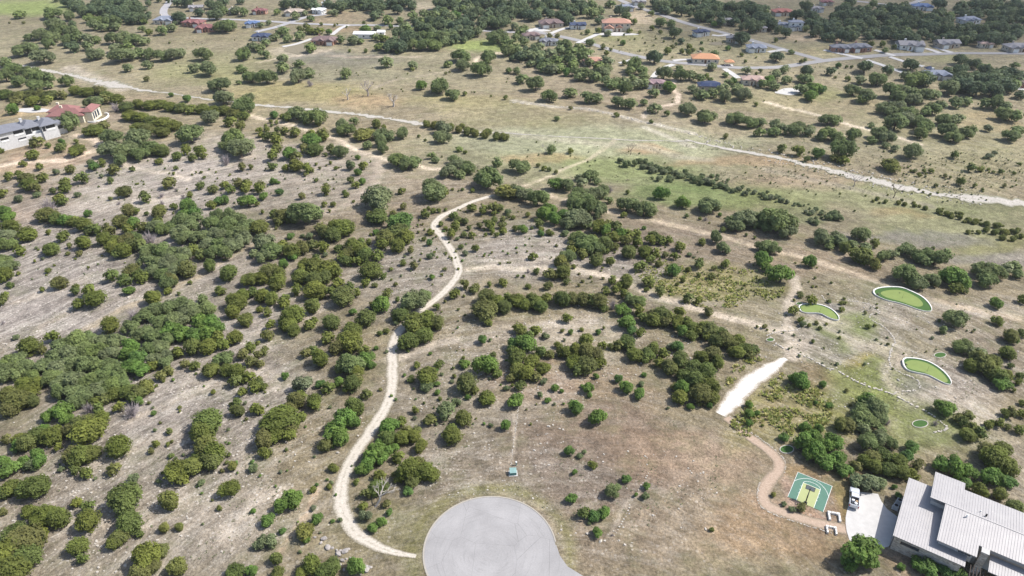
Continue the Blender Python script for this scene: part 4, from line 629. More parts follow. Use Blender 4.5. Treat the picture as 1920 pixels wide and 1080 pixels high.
# closed canopy of the far woods
HPX = [(310,36),(365,43),(385,52),(368,14),(440,18),(490,67),(473,44),(552,22),(598,19),(613,6),(608,74),(684,66),(1033,43),(1083,47),(1155,50),(996,66),(1172,14),(1198,3),(1315,60),(1363,39),(1425,52),(1467,22),(1478,48),(1530,16),(1550,4),(1575,88),(1612,88),(1706,84),(1776,81),(1848,82),(1908,88),(1729,12),(1817,37)]
for cx, cy, rx, ry, n_ in ((1640,38,120,30,120),(1800,50,140,28,110),(1880,20,90,22,60),(1560,55,60,18,30),(890,22,75,28,80),(1020,14,80,16,60),(1290,12,80,14,45),(1400,30,80,22,60),(200,14,75,14,45),(240,30,50,10,20),(650,8,110,8,45),(815,62,70,22,50),(1850,150,70,22,30),(1020,105,60,16,22)):
    for _ in range(n_):
        t = random.uniform(0,2*pi); q_ = math.sqrt(random.random()); px, py = cx+rx*q_*cos(t), cy+ry*q_*sin(t)
        if any(abs(px-a)<26 and -6 < py-b < 13 for a, b in HPX): continue
        p = gp(px, py, 2.5); w = random.uniform(5.5, 10.5); plants.append(dict(k=random.choice('uuuuo'), px=px, py=py, wp=.9, w=w, h=min(7, w*.7), p=p))
# seedlings too small to tell apart
for cx, cy, rx, ry, n_, ks in ((560,310,140,60,70,'ccs'),(330,350,190,60,60,'ccs'),(120,470,120,80,30,'cs'),(900,440,130,60,80,'ccg'),(760,480,110,60,35,'cgs'),(1180,480,150,50,60,'cc'),(1000,300,300,35,50,'cs'),(1640,320,260,50,120,'cs'),(1800,330,120,50,70,'cs'),(300,820,260,140,60,'cgs'),(900,700,200,110,60,'gcs'),(1640,620,220,80,50,'cs'),(1240,85,120,20,60,'cc'),(760,150,200,30,40,'cc'),(1420,180,200,20,30,'c'),(1450,520,120,40,50,'yc'),(600,880,90,120,25,'gs'),(380,110,140,40,25,'c'),(1560,130,140,12,30,'c')):
    for _ in range(n_):
        t = random.uniform(0,2*pi); q_ = math.sqrt(random.random()); px, py = cx+rx*q_*cos(t), cy+ry*q_*sin(t)
        p = gp(px, py, .3); w = random.uniform(.5, 1.3); plants.append(dict(k=random.choice(ks), px=px, py=py, wp=.8, w=w, h=w*.8, p=p))
# the wood goes on past the top and the sides of the view
for _ in range(520):
    x = random.uniform(-760, 760); y = random.uniform(675, 1050)
    if random.random() < .35*vnoise(np.array(x), np.array(y), 60, 5)+.15: continue
    w = random.uniform(6, 11); plants.append(dict(k=random.choice('uuuo'), px=-1, py=-1, wp=.5, w=w, h=w*.7, p=np.array([x, y, float(hgt(x, y))])))
for _ in range(420):
    y = random.uniform(95, 640); sgn = random.choice((-1,1)); x = sgn*(y*.70+40+random.uniform(8, 60))
    w = random.uniform(2.5, 9); plants.append(dict(k=random.choice('ccoog'), px=-1, py=-1, wp=.5, w=w, h=w*.75, p=np.array([x, y, float(hgt(x, y))])))

# ------------------------------------------------------------------ which place each plant stands at, in words
ANCH = [(60,255,'round the white stucco house'),(150,235,'by the red tiled house'),(60,165,'in the wood behind the red tiled house'),(300,215,'in the cedar belt beside the red tiled house'),(420,215,'at the creek end of the cedar belt'),
 (150,60,'in the grove below the bright green field'),(215,85,'in the grove above the dry creek'),(60,100,'beside the head of the dry creek'),(320,100,'in the meadow right of the grove'),(290,55,'near the maroon roofed houses'),(180,15,'in the wood beside the bright field'),(400,20,'among the far grey roofed houses'),
 (490,85,'near the navy roofed house'),(560,60,'between the navy and brown roofed houses'),(520,130,'in the meadow above the creek bend'),(650,135,'in the open meadow below the barn'),(660,70,'round the white metal roofed barn'),(780,65,'in the thicket right of the white barn'),(640,10,'in the wood above the cream houses'),(760,15,'on the cleared knoll above the lane'),(880,25,'in the dark wood above the lane'),(870,120,'beside the looping meadow track'),(840,170,'in the ochre meadow'),(930,75,'at the bright green lawn'),
 (560,220,'between the creek and the dirt track'),(500,250,'left of the dirt track'),(660,245,'beside the dirt track bend'),(830,245,'in the strip along the creek'),
 (990,20,'in the wood above the brown roofed house'),(1040,95,'in the oak wood left of the road'),(1040,60,'round the navy and brown roofed houses'),(1150,55,'by the terracotta roofed villa'),(1190,25,'on the bare cut above the villa'),(1240,85,'on the lawn above the road bend'),(1290,15,'in the wood beside the straight road'),(1400,35,'in the wood right of the straight road'),(1130,140,'round the half hidden terracotta roof'),(1170,155,'by the mauve roofed house'),(1220,130,'beside the road bend oak'),(1300,145,'near the solar roofed house'),(1375,170,'below the solar roofed house'),(980,150,'at the end of the grassy bank'),(1080,185,'on the bank above the ledge'),(1180,195,'by the pale stub path'),(1310,215,'on the bank below the fork'),(1400,225,'at the oak row above the creek'),(1340,95,'by the orange roofed house'),(1420,145,'round the pinkish roofed house'),(1420,75,'near the grey white house'),
 (1470,50,'round the white house with the red neighbour'),(1560,50,'in the dark wood above the quarry scar'),(1640,30,'in the darkest part of the wood'),(1720,50,'in the wood left of the crest house'),(1830,15,'behind the crest house'),(1850,55,'below the crest house'),(1600,80,'near the slate roofed houses'),(1720,80,'near the grey gabled house'),(1520,130,'below the road junction'),(1640,140,'between junction and blue grey roof'),(1720,150,'by the blue grey roofed house'),(1820,120,'on the verge below the road'),(1850,155,'in the dense wood by the brick house'),(1510,170,'by the pale patio'),(1620,170,'beside the dry meadow'),(1700,180,'in the oak grove below blue roof'),(1680,220,'in the scattered oaks right'),(1790,200,'at the stony clearing'),(1860,210,'at the sandy patch'),(1790,245,'on the meadow edge far right'),(1550,225,'at the thin meadow path'),(1480,245,'in the oak hedge above creek'),(1560,275,'on the creek bank'),(1720,290,'on the bank right of the creek'),(1860,310,'on the tussock bank'),
 (30,345,'on the stony rise at the edge'),(110,330,'on the broken ledge below white house'),(230,290,'in the oak clump by the drive end'),(360,285,'on the stony flat below the belt'),(440,275,'at the head of the slope'),(230,360,'on the pale rock shelf'),(290,385,'beside the pale rock shelf'),(150,420,'in the cedar row under the shelf'),(90,450,'on the grey stony slope'),(230,430,'left of the dead grey shrub'),(400,400,'in the big oak mass'),(440,440,'right flank of the oak mass'),(300,480,'in the lower oak mass'),(440,355,'above the big oak mass'),(400,500,'beside the narrow track'),(30,480,'at the left edge thicket'),
 (530,290,'on the knoll left of the track'),(600,310,'on the stony knoll'),(560,380,'by the lone blue green oak'),(500,430,'left of the blue green oak'),(640,350,'by the worn dirt fork'),(700,375,'by the broad round oak'),(770,300,'along the upper track'),(860,325,'in the row of three oaks'),(810,360,'below the three oaks'),(650,430,'in the ridge of cedars'),(750,425,'by the bright green tree'),(690,475,'in the thicket above the clearing'),(540,470,'in the cedar thicket'),(560,515,'in the lower cedar thicket'),(760,490,'in the clearing left of the path'),(800,520,'left of the path fork'),(880,410,'right of the path bend'),(910,430,'in the scrub above grey flat'),(890,465,'on the grey stony flat'),(920,375,'beside the path top'),
 (980,315,'by the faint meadow track'),(980,370,'in the oak pair near the path'),(1085,350,'in the tall oak clump'),(1050,400,'below the tall oak clump'),(1190,390,'in the oak pair on the track'),(1250,365,'in the green meadow'),(1325,385,'by the loose pale oak'),(1210,315,'in the sage band'),(1310,340,'along the sage band'),(1160,440,'in the cedar thicket above the flat'),(1230,460,'at the end of the thicket'),(1100,470,'left of the thicket'),(1040,500,'by the faint side path'),(1190,510,'at the edge of yellow tussocks'),(1330,520,'in the yellow tussock slope'),(1350,450,'beside the long dirt track'),(1410,420,'at the big oak by meadow'),(1430,490,'right of the tussock slope'),
 (1460,420,'at the round oak by meadow'),(1570,455,'in the oak row by the track'),(1640,480,'in the middle of the oak row'),(1720,490,'along the oak row'),(1800,510,'at the broad green oak'),(1880,505,'at the end of the oak row'),(1530,400,'in the low sage band end'),(1700,400,'in the yellow shrub band'),(1860,440,'at the far yellow shrub band'),(1520,490,'on the bare soil by the track'),
 (60,560,'on the grey slab slope'),(160,555,'on the slab by the track'),(60,650,'in the dark oaks at the edge'),(40,740,'in the dark cedars at the edge'),(150,650,'in the great grey oak'),(200,720,'under the great grey oak'),(260,670,'in the bright green oak'),(330,600,'in the upper oak thicket'),(400,620,'at the thicket end'),(290,720,'beside the thicket foot'),(130,790,'below the great oak'),(440,690,'on the pale gully side'),(470,560,'by the cedar drift'),(390,790,'on the pale open slope'),(450,740,'in the cedar drift'),
 (520,600,'on the stony gully'),(560,640,'in the middle slope cedars'),(640,590,'by the lone round cedars'),(640,550,'in the upper slope cedars'),(730,570,'left of the path straight'),(650,660,'in the cedar ridge left of path'),(690,690,'by the bright green shrub'),(540,730,'in the green gully'),(590,760,'in the gully cedars'),(650,790,'left of the path bend'),(500,790,'in the great low cedar drift'),(790,620,'beside the path narrows'),(860,560,'right of the path narrows'),(920,570,'at the start of the arc'),(810,710,'right of the path junction'),(900,690,'in the mixed clump'),(870,770,'below the mixed clump'),(740,800,'by the path lower bend'),
 (1030,565,'in the cedar arc'),(1150,590,'in the middle of the arc'),(1250,610,'along the cedar arc'),(1370,640,'at the arc end'),(990,620,'under the cedar arc'),(1120,630,'on the pale terrace'),(1170,650,'by the terrace cedar row'),(1090,670,'in the broad square cedar'),(990,680,'in the dark cedar block'),(1250,680,'in the lower cedar block'),(1310,730,'beside the white path'),(1160,720,'on the reddish bare slope'),(1040,740,'on the bare upper lot'),(1390,770,'right of the white path'),(1290,560,'above the cedar arc'),
 (1500,590,'by the small green'),(1560,560,'between the two upper greens'),(1620,610,'on the stony strip between greens'),(1790,600,'right of the large green'),(1880,610,'at the sandy right edge'),(1800,660,'on the shaded slope'),(1860,700,'right of the lower green'),(1500,710,'below the white path end'),(1640,770,'in the tall ravine trees'),(1770,765,'below the lower green'),(1840,800,'on the lower right slope'),(1880,790,'at the right edge slope'),(1590,730,'on the grassy bank'),
 (40,850,'in the bright clump at the edge'),(140,850,'in the twin cedars row'),(220,850,'by the grey round cedar'),(380,850,'by the long cedar pair'),(60,920,'in the grey cedars at the edge'),(110,960,'in the cedars above the corner'),(40,1030,'in the corner cedar mass'),(160,970,'beside the corner mass'),(235,960,'on the lower pale slope'),(320,940,'by the yellow round cedar'),(430,910,'by the lone dark cedar'),(280,1050,'at the bottom edge slope'),(320,980,'on the striped slope'),
 (500,830,'above the gully'),(620,830,'beside the path curve'),(540,940,'in the green gully shrubs'),(580,1000,'left of the boulders'),(600,1060,'below the boulders'),(500,1060,'at the bottom edge left of boulders'),(700,860,'in the green clump inside the path bend'),(790,880,'in the round cedar pair'),(700,930,'round the fallen dead tree'),(720,990,'below the fallen dead tree'),(850,815,'on the open ground above the lot'),(670,1060,'beside the boulders'),
 (1080,850,'on the upper lot'),(1160,915,'on the lot near the dashed stones'),(1110,970,'beside the turning circle'),(1200,920,'by the dashed stone line'),
 (1530,830,'in the trees above the court'),(1640,880,'in the trees behind the pickup'),(1690,830,'in the ravine beside the house'),(1800,880,'behind the metal roofed house'),(1870,870,'on the slope behind the house'),(1470,945,'beside the half court'),(1610,1040,'in front of the driveway'),(1740,1065,'along the stone garage wall'),(1690,925,'between driveway and house')]
AN = np.array([(a[0], a[1]) for a in ANCH], float)
ORD = ['first','second','third','fourth','fifth','sixth','seventh','eighth','ninth','tenth','eleventh','twelfth','thirteenth','fourteenth','fifteenth','sixteenth','seventeenth','eighteenth','nineteenth','twentieth'] + ['twenty '+o for o in ('first','second','third','fourth','fifth','sixth','seventh','eighth','ninth')] + ['thirtieth'] + ['thirty '+o for o in ('first','second','third','fourth','fifth','sixth','seventh','eighth','ninth')]
NAME = {'c':'cedar','y':'yellow_cedar','o':'live_oak','u':'dark_oak','g':'green_shrub','s':'sage_shrub','d':'bare_shrub'}
WORD = {'c':'olive cedar','y':'yellow green cedar','o':'grey green oak','u':'dark green oak','g':'bright green tree','s':'pale sage bush','d':'bare grey bush'}
CATS = {'c':'cedar','y':'cedar','o':'oak tree','u':'oak tree','g':'leafy shrub','s':'shrub','d':'bare shrub'}
GRP = {'c':'cedars on the hillsides','y':'yellow green cedars','o':'live oaks of the valley','u':'dark oaks of the far wood','g':'fresh green shrubs and trees','s':'sage bushes','d':'leafless bushes'}
inview = [q for q in plants if -10 < q['px'] < 1930 and -5 < q['py'] < 1085 and q['wp'] > 1]
LIMIT = {'c':300,'o':300,'u':0,'y':300,'g':300,'s':300,'d':300}
single, rest = [], [q for q in plants if q['wp'] <= 1]
for k in NAME:
    L_ = sorted([q for q in inview if q['k'] == k], key=lambda q: -q['wp'])
    n_ = LIMIT[k]
    if k == 'u': n_ = 150
    single += L_[:n_]; rest += L_[n_:]
# words
cls = {}
for q in single:
    q['zone'] = int(np.argmin((AN[:,0]-q['px'])**2 + ((AN[:,1]-q['py'])*1.6)**2))
    cls.setdefault((q['k'], q['zone']), []).append(q)
for (k, z), L_ in cls.items():
    L_.sort(key=lambda q: -q['wp']); big, small = L_[0]['wp'], L_[-1]['wp']
    for q in L_:
        if len(L_) < 3 or big < small*1.5: q['size'] = ''
        else:
            t = (math.log(q['wp'])-math.log(small))/(math.log(big)-math.log(small)+1e-9); q['size'] = 'large' if t > .66 else 'middling' if t > .33 else 'small'
    sub = {}
    for q in L_: sub.setdefault(q['size'], []).append(q)
    for sz, S in sub.items():
        S.sort(key=lambda q: (q['px'], q['py'])); wd = WORD[k]
        if k == 'g' and S[0]['w'] < 3.2: wd = 'bright green bush'
        if k == 'c' and max(q['w'] for q in S) < 2.2: wd = 'olive cedar bush'
        for i, q in enumerate(S):
            base = (sz + ' ' if sz else '') + wd
            if len(S) == 1: lb = base + ' ' + ANCH[z][2]
            elif i == 0: lb = f'leftmost {base} ' + ANCH[z][2]
            elif i == len(S)-1: lb = f'rightmost {base} ' + ANCH[z][2]
            else: lb = f'{ORD[min(i,38)]} {base} from left ' + ANCH[z][2]
            q['label'] = lb
for j, q in enumerate(single):
    k = q['k']; g = random.Random(j*31+5)
    me = SH[k][j % len(SH[k])]; rz = g.uniform(0, 2*pi); asp = g.uniform(.74, 1.22)
    nm = NAME[k]
    if k == 'c': nm = 'cedar_tree' if q['w'] > 2.6 else 'cedar_bush'
    if k == 'g' and q['w'] > 3.6: nm = 'green_tree'
    p = q['p']; lift = {'o':.07,'u':.05,'g':.02}.get(k, 0.0)*q['h']
    if q['wp'] > 11 and k != 's' and k != 'd':
        root = empty(nm, p, rz, (q['w'], q['w']*asp, q['h']))
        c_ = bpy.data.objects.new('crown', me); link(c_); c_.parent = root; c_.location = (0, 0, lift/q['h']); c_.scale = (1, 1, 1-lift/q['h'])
        t_ = bpy.data.objects.new('trunk', TRUNK[j % 4]); link(t_); t_.parent = root
    else:
        root = bpy.data.objects.new(nm, me); link(root); root.location = p; root.rotation_euler = (0, 0, rz); root.scale = (q['w'], q['w']*asp, q['h'])
    tag(root, q['label'], CATS[k], GRP[k])
# the rest of the woodland and scrub reads as one mass
def join_mass(name, items, label, meshes, matkey):
    VV, FF, PP, SPP, off = [], [], [], [], 0
    cache = []
    for me in meshes:
        v = np.empty(len(me.vertices)*3, np.float32); me.vertices.foreach_get('co', v); v = v.reshape(-1, 3)
        sp = np.empty(len(v), np.float32); me.attributes['spray'].data.foreach_get('value', sp)
        tri = []; 
        for f in me.polygons:
            i = list(f.vertices); tri += [i[:3]] + ([[i[0], i[2], i[3]]] if len(i) == 4 else [])
        cache.append((v, sp, np.array(tri)))
    for j, q in enumerate(items):
        v, sp, tri = cache[j % len(cache)]; a = random.uniform(0, 2*pi); ca, sa = cos(a), sin(a)
        s = v * np.array([q['w'], q['w']*random.uniform(.85,1.15), q['h']])
        s = np.stack([s[:,0]*ca-s[:,1]*sa, s[:,0]*sa+s[:,1]*ca, s[:,2]], -1) + q['p']
        VV.append(s); FF.append(tri+off); PP.append(np.full(len(v), random.random())); SPP.append(sp); off += len(v)
    if not VV: return
    me = mesh_np(name, np.concatenate(VV), np.concatenate(FF), M[matkey], [('plant','FLOAT','POINT',np.concatenate(PP)), ('spray','FLOAT','POINT',np.concatenate(SPP))])
    tag(link(bpy.data.objects.new(name, me)), label, kind='stuff')
for k, nm, lb, mk in (('c','hillside_scrub','small dark cedar scrub dotted over the hillsides','cedar'), ('o','valley_woodland','grey green woodland in the valley distance','oak'), ('u','distant_woodland','dark green woodland on the far hills','darkoak'), ('g','fringe_greenery','fresh green growth at the fringes','green'), ('y','yellow_scrub','yellow green scrub','olive'), ('s','sage_scrub','sage scrub','sage')):
    join_mass(nm, [q for q in rest if q['k'] == k], lb, [clump(k, 500+i) for i in range(4)], mk)
print('plants', len(single), 'singles', len(rest), 'rest', {k: sum(q['k']==k for q in inview) for k in NAME})

# ------------------------------------------------------------------ buildings
def rmat(name, col): 
    if name not in M: M[name] = simple(name, col, .85, .14, 1.2, bump=.15)
    return M[name]
ROOF = dict(slate=(.16,.165,.19), grey=(.24,.23,.24), bluegrey=(.20,.22,.27), navy=(.045,.06,.11), maroon=(.19,.085,.085), brown=(.17,.12,.115), tan=(.36,.30,.25), terracotta=(.40,.225,.165), orange=(.46,.235,.13), pink=(.38,.27,.23), mauve=(.24,.165,.175), white=(.74,.74,.74), red=(.32,.13,.11), blue=(.10,.15,.27), redtile=(.235,.115,.105))
WALL = dict(cream=(.62,.55,.45), whitewall=(.74,.73,.70), brick=(.36,.20,.15), stone=(.47,.41,.34), greywall=(.42,.41,.40))
def roofm(k): return rmat(k+'_roof', ROOF[k])
def wallm(k): return rmat(k+'_wall', WALL[k])
def hip_roof(x0, x1, y0, y1, ze, rise, oh, gable=False, th=.22):
    x0 -= oh; x1 += oh; y0 -= oh; y1 += oh; mb = MB(); w, d = x1-x0, y1-y0
    if w >= d: i = 0 if gable else min(d/2, w*.46); r = [(x0+i,(y0+y1)/2), (x1-i,(y0+y1)/2)]
    else: i = 0 if gable else min(w/2, d*.46); r = [((x0+x1)/2,y0+i), ((x0+x1)/2,y1-i)]
    V = [(x0,y0,ze-th),(x1,y0,ze-th),(x1,y1,ze-th),(x0,y1,ze-th),(x0,y0,ze),(x1,y0,ze),(x1,y1,ze),(x0,y1,ze),(r[0][0],r[0][1],ze+rise),(r[1][0],r[1][1],ze+rise)]
    F = [(3,2,1,0),(0,1,5,4),(1,2,6,5),(2,3,7,6),(3,0,4,7)]
    F += [(4,5,9,8),(5,6,9),(6,7,8,9),(7,4,8)] if w >= d else [(4,5,8),(5,6,9,8),(6,7,9),(7,4,8,9)]
    return mb.add(V, F)
def face_box(f, b, a0, a1, z0, z1, t, off=0.0):
    x0, x1, y0, y1 = b; mb = MB()
    if f == 'f': mb.box(x0+a0, x0+a1, y0-t, y0+.05+off, z0, z1)
    if f == 'b': mb.box(x0+a0, x0+a1, y1-.05, y1+t, z0, z1)
    if f == 'l': mb.box(x0-t, x0+.05, y0+a0, y0+a1, z0, z1)
    if f == 'r': mb.box(x1-.05, x1+t, y0+a0, y0+a1, z0, z1)
    return mb
def window(root, f, b, a0, a1, z0, z1, m='dark'):
    w = face_box(f, b, a0, a1, z0, z1, .06).build('window', M['white'], root)
    face_box(f, b, a0+.1, a1-.1, z0+.1, z1-.1, .075).build('pane', M['glass'], w)
    return w
def block(root, b, ze, rise, wm, rm, oh=.6, z0=-1.2, gable=False, wins=True, chim=False, floors=1):
    x0, x1, y0, y1 = b
    MB().box(x0, x1, y0, y1, z0, ze-.1).build('wall', wm, root)
    rf = hip_roof(x0, x1, y0, y1, ze, rise, oh, gable).build('roof', rm, root)
    if chim:
        cx, cy = x0+(x1-x0)*.3, y0+(y1-y0)*.62
        MB().box(cx-.55, cx+.55, cy-.4, cy+.4, ze+.3, ze+rise+.8).box(cx-.65, cx+.65, cy-.5, cy+.5, ze+rise+.8, ze+rise+.95).build('chimney', wm, rf)
    if wins:
        for fl in range(floors):
            for f, L_ in (('f', x1-x0), ('l', y1-y0), ('r', y1-y0)):
                n = max(1, int(L_/4.2))
                for i in range(n):
                    c = L_*(i+.5)/n; window(root, f, b, c-.75, c+.75, fl*3.0+.9, fl*3.0+2.3)
    return rf
HOUSES = [ # px, py, width px, roof, wall, turn deg, wing, name, label
 (310,37,40,'bluegrey','cream',4,'R','house','house with blue grey hip roof beside the curving street'),
 (363,42,40,'maroon','brick',-6,'R','house','maroon roofed brick house, upper of the joined pair'),
 (386,52,36,'maroon','brick',8,'L','house','maroon roofed brick house, lower of the pair behind an oak'),
 (368,14,26,'grey','cream',10,'L','house','small grey gabled house behind the maroon roofs'),
 (440,19,24,'grey','cream',0,'R','house','small grey roofed house among trees above the maroon pair'),
 (473,44,26,'blue','whitewall',12,'L','house','blue roofed house beside the maroon pair'),
 (490,68,34,'navy','whitewall',6,'R','house','navy roofed white house beside the pale gravel yard'),
 (487,20,26,'maroon','brick',-5,'L','house','dark red roofed house at the foot of the wood'),
 (552,22,36,'tan','cream',5,'L','house','cream house with low tan roof above the lane'),
 (598,19,24,'white','whitewall',-12,'R','house','white gabled house at the lane top'),
 (613,6,18,'white','whitewall',8,'L','house','small white house at the wood edge'),
 (608,75,46,'brown','brick',3,'R','house','long brown roofed brick house beside the gravel yard'),
 (1033,43,46,'brown','stone',6,'L','house','brown hip roofed house at the street head'),
 (1083,47,30,'navy','whitewall',10,'R','house','navy roofed white house with steep gables'),
 (1155,50,54,'terracotta','cream',-4,'L','villa','terracotta roofed villa with pale terrace'),
 (996,66,32,'brown','cream',14,'R','house','brown roofed house half hidden by oaks left of road'),
 (1029,77,34,'slate','whitewall',-10,'L','house','white house with dark slate roof above the oak wood'),
 (1172,14,32,'bluegrey','stone',8,'R','house','grey roofed house above the bare cut'),
 (1198,3,26,'grey','cream',0,'L','house','grey roofed house on the skyline beside the straight road'),
 (1112,114,38,'terracotta','cream',10,'R','house','terracotta roofed house half hidden in the oak wood'),
 (1322,109,50,'orange','cream',-6,'N','house','bright orange roofed house beside the road'),
 (1315,60,30,'navy','whitewall',8,'L','house','dark navy roofed bungalow beside the straight road'),
 (1375,72,26,'slate','stone',-15,'R','house','dark roofed house beside a round tree'),
 (1418,89,36,'bluegrey','whitewall',-10,'L','house','white house with pale blue grey roof by the road'),
 (1363,39,28,'grey','cream',5,'R','house','grey roofed house in the wood right of straight road'),
 (1425,52,26,'grey','cream',-20,'L','house','pale grey roofed house in the dark trees'),
 (1228,155,36,'mauve','cream',-8,'L','house','mauve roofed house beside a bright green tree'),
 (1412,149,42,'pink','cream',-6,'R','house','pinkish tile roofed house at the track end'),
 (1467,22,38,'red','cream',-6,'L','house','red roofed cream house above the white house'),
 (1466,46,24,'bluegrey','whitewall',-4,'R','house','left white house of the pair under the red roof'),
 (1491,50,26,'bluegrey','whitewall',-4,'L','house','right two storey white house of the pair under the red roof'),
 (1530,16,26,'grey','whitewall',6,'R','house','grey roofed white house right of the red roof'),
 (1550,4,24,'maroon','cream',0,'L','house','maroon roofed house on the skyline'),
 (1575,89,34,'slate','brick',-4,'R','house','brown brick house with slate roof on the road'),
 (1612,88,40,'slate','brick',0,'L','house','dark slate roofed house right of the brick house'),
 (1706,84,46,'grey','whitewall',-3,'R','house','grey gabled house with white front on the road'),
 (1776,81,42,'grey','stone',3,'L','house','grey hip roofed house between gabled house and salmon house'),
 (1848,82,24,'pink','cream',0,'R','house','small salmon house behind a hedge'),
 (1908,88,44,'grey','stone',-4,'L','house','long grey roofed house at the right edge'),
 (1729,12,36,'blue','whitewall',-8,'R','house','blue roofed white house on the crest'),
 (1817,37,38,'bluegrey','whitewall',8,'L','house','white house with blue grey roof in the dark wood'),
 (1757,139,46,'bluegrey','whitewall',-6,'R','house','blue grey roofed white house among dark oaks'),
 (1913,156,26,'brown','brick',-6,'L','house','brown brick house at the right edge wood'),
]
for i, (px, py, wp, rc, wc, turn, wing, nm, lb) in enumerate(HOUSES):
    p = gp(px, py, 2.4); wd = wp*mpp(p)*.95; rs = random.Random(i)
    dp = wd*rs.uniform(.48,.6); root = empty(nm, p, R(turn)); rm, wm = roofm(rc), wallm(wc)
    fl = 2 if 'two storey' in lb or 'villa' in nm else 1
    b = (-wd*.5, wd*.5, -dp*.45, dp*.55); ze = 3.0*fl+.15
    block(root, b, ze, dp*.24, wm, rm, .6, chim=True, floors=fl, gable=('gable' in lb))
    if wing != 'N':
        s = 1 if wing == 'R' else -1; c = s*wd*.27; ww = wd*.32
        b2 = (c-ww/2, c+ww/2, -dp*.45-wd*.2, dp*.1)
        block(root, b2, 2.95, ww*.33, wm, rm, .5, gable=True, wins=False)
        c2 = -s*wd*.10; b3 = (c2-wd*.11, c2+wd*.11, -dp*.45-wd*.09, dp*.05)
        block(root, b3, 3.05, wd*.09, wm, rm, .4, gable=True, wins=False)
        face_box('f', b2, ww*.14, ww*.86, .02, 2.4, .05).build('garage_door', M['white'], root)
        dr = face_box('f', b3, wd*.22*.35, wd*.22*.65, .02, 2.3, .05).build('door', rmat('timber_door',(.14,.07,.04)), root)
    else:
        dr = face_box('f', b, wd*.45, wd*.53, .02, 2.4, .07).build('door', rmat('timber_door',(.14,.07,.04)), root)
    tag(root, lb, 'house')
# navy solar roofed house
p = gp(1330,161,2.2); root = empty('house', p, R(-4)); s = mpp(p)
b = (-20*s, 20*s, -3.6, 3.8); rf = block(root, b, 3.1, 2.2, wallm('stone'), roofm('navy'), .6)
for i in range(9):
    if i == 4: continue
    x = -17*s+i*4.0*s; MB().add([(x,-3.7,3.42),(x+3.6*s,-3.7,3.42),(x+3.6*s,-1.0,4.72),(x,-1.0,4.72),(x,-3.7,3.36),(x+3.6*s,-3.7,3.36),(x+3.6*s,-1.0,4.66),(x,-1.0,4.66)], [(0,1,2,3),(7,6,5,4),(0,4,5,1),(1,5,6,2),(2,6,7,3),(3,7,4,0)]).build('solar_panel', rmat('solar_panel',(.02,.035,.09)), rf)
tag(root, 'low house with dark navy solar panels between oaks', 'house')
# white metal roofed barn and its shed, orange gazebo
for px, py, wp, dp, ze, lb, nm, rm, wm in ((684,66,38,8,3.2,'long white metal roofed barn beside oaks','barn','white','whitewall'), (715,62,13,4,2.6,'small white shed right of the barn','shed','white','whitewall'), (1367,118,16,5,2.6,'small orange roofed gazebo right of the orange house','gazebo','orange','cream'), (1742,131,13,4,2.6,'small white gazebo beside the blue grey roofed house','gazebo','navy','whitewall')):
    p = gp(px, py, 1.5); s = mpp(p); root = empty(nm, p, R(-3)); b = (-wp*s/2, wp*s/2, -dp/2, dp/2)
    if nm == 'gazebo':
        hip_roof(*b, ze, 1.4, .3).build('roof', roofm(rm), root)
        for x in (b[0]+.2, b[1]-.2):
            for y in (b[2]+.2, b[3]-.2): MB().box(x-.12, x+.12, y-.12, y+.12, -.3, ze-.1).build('post', wallm(wm), root)
        MB().box(b[0], b[1], b[2], b[3], -.3, .08).build('floor', M['concrete'], root)
    else:
        block(root, b, ze, 1.3, wallm(wm), roofm(rm), .4, gable=True)
    tag(root, lb, nm)

# ---- white stucco house on the rise
o_ = gp(33,277); e_ = gp(106,252)
ang = math.atan2(e_[1]-o_[1], e_[0]-o_[0])*.80; Lw = 20.0
root = empty('stucco_house', (o_[0], o_[1], o_[2]), ang)
wm, rm = rmat('grey_stucco',(.56,.55,.54)), roofm('slate')
block(root, (-9,5.6,0,11), 8.6, 2.2, wm, rm, .8, wins=False)
block(root, (5.5,13.2,1.6,12.5), 7.6, 2.4, wm, rm, .7, wins=False, chim=True)
block(root, (13,20.2,-.4,10.5), 7.5, 2.0, wm, rm, .8, wins=False, chim=True)
block(root, (20,25,3,9), 5.6, 1.3, wm, rm, .5, wins=False)
MB().box(5.6,13,.3,1.6,-1.2,4.2).build('terrace_wall', wm, root)
for f, b, a0, a1, z0, z1 in (('f',(-9,5.6,0,11),9.6,14.0,5.6,8.2), ('f',(-9,5.6,0,11),10.6,14.2,2.6,4.2), ('f',(-9,5.6,0,11),3.4,7.0,4.2,6.2), ('f',(5.5,13.2,1.6,12.5),.4,3.4,4.5,7.2), ('f',(5.5,13.2,1.6,12.5),3.7,7.2,4.5,7.2), ('f',(13,20.2,-.4,10.5),.3,1.6,4.6,7.0), ('f',(13,20.2,-.4,10.5),2.0,6.2,4.6,7.0), ('r',(20,25,3,9),1.5,3.5,2.0,4.0), ('f',(20,25,3,9),1.2,3.6,3.0,4.8)):
    w = face_box(f, b, a0, a1, z0, z1, .05).build('balcony_opening', M['dark'], root)
    if a1-a0 > 3: face_box(f, b, a0+.05, a1-.05, z0-.02, z0+.9, .12).build('railing', M['white'], w)
for i in range(14):
    x = 14.2+i*.62; MB().box(x-.04, x+.04, -3.4, -3.32, -.6, 1.0).build('fence_post', M['black'], root)
MB().box(14.1,22.4,-3.42,-3.36,.9,1.0).box(14.1,22.4,-3.42,-3.36,.3,.36).build('fence_rail', M['black'], root)
MB().box(13,24,-3.6,-.45,-1.0,-.25).build('terrace', M['concrete'], root)
tag(root, 'large white stucco house with slate roof and dark balconies on the rise', 'house')
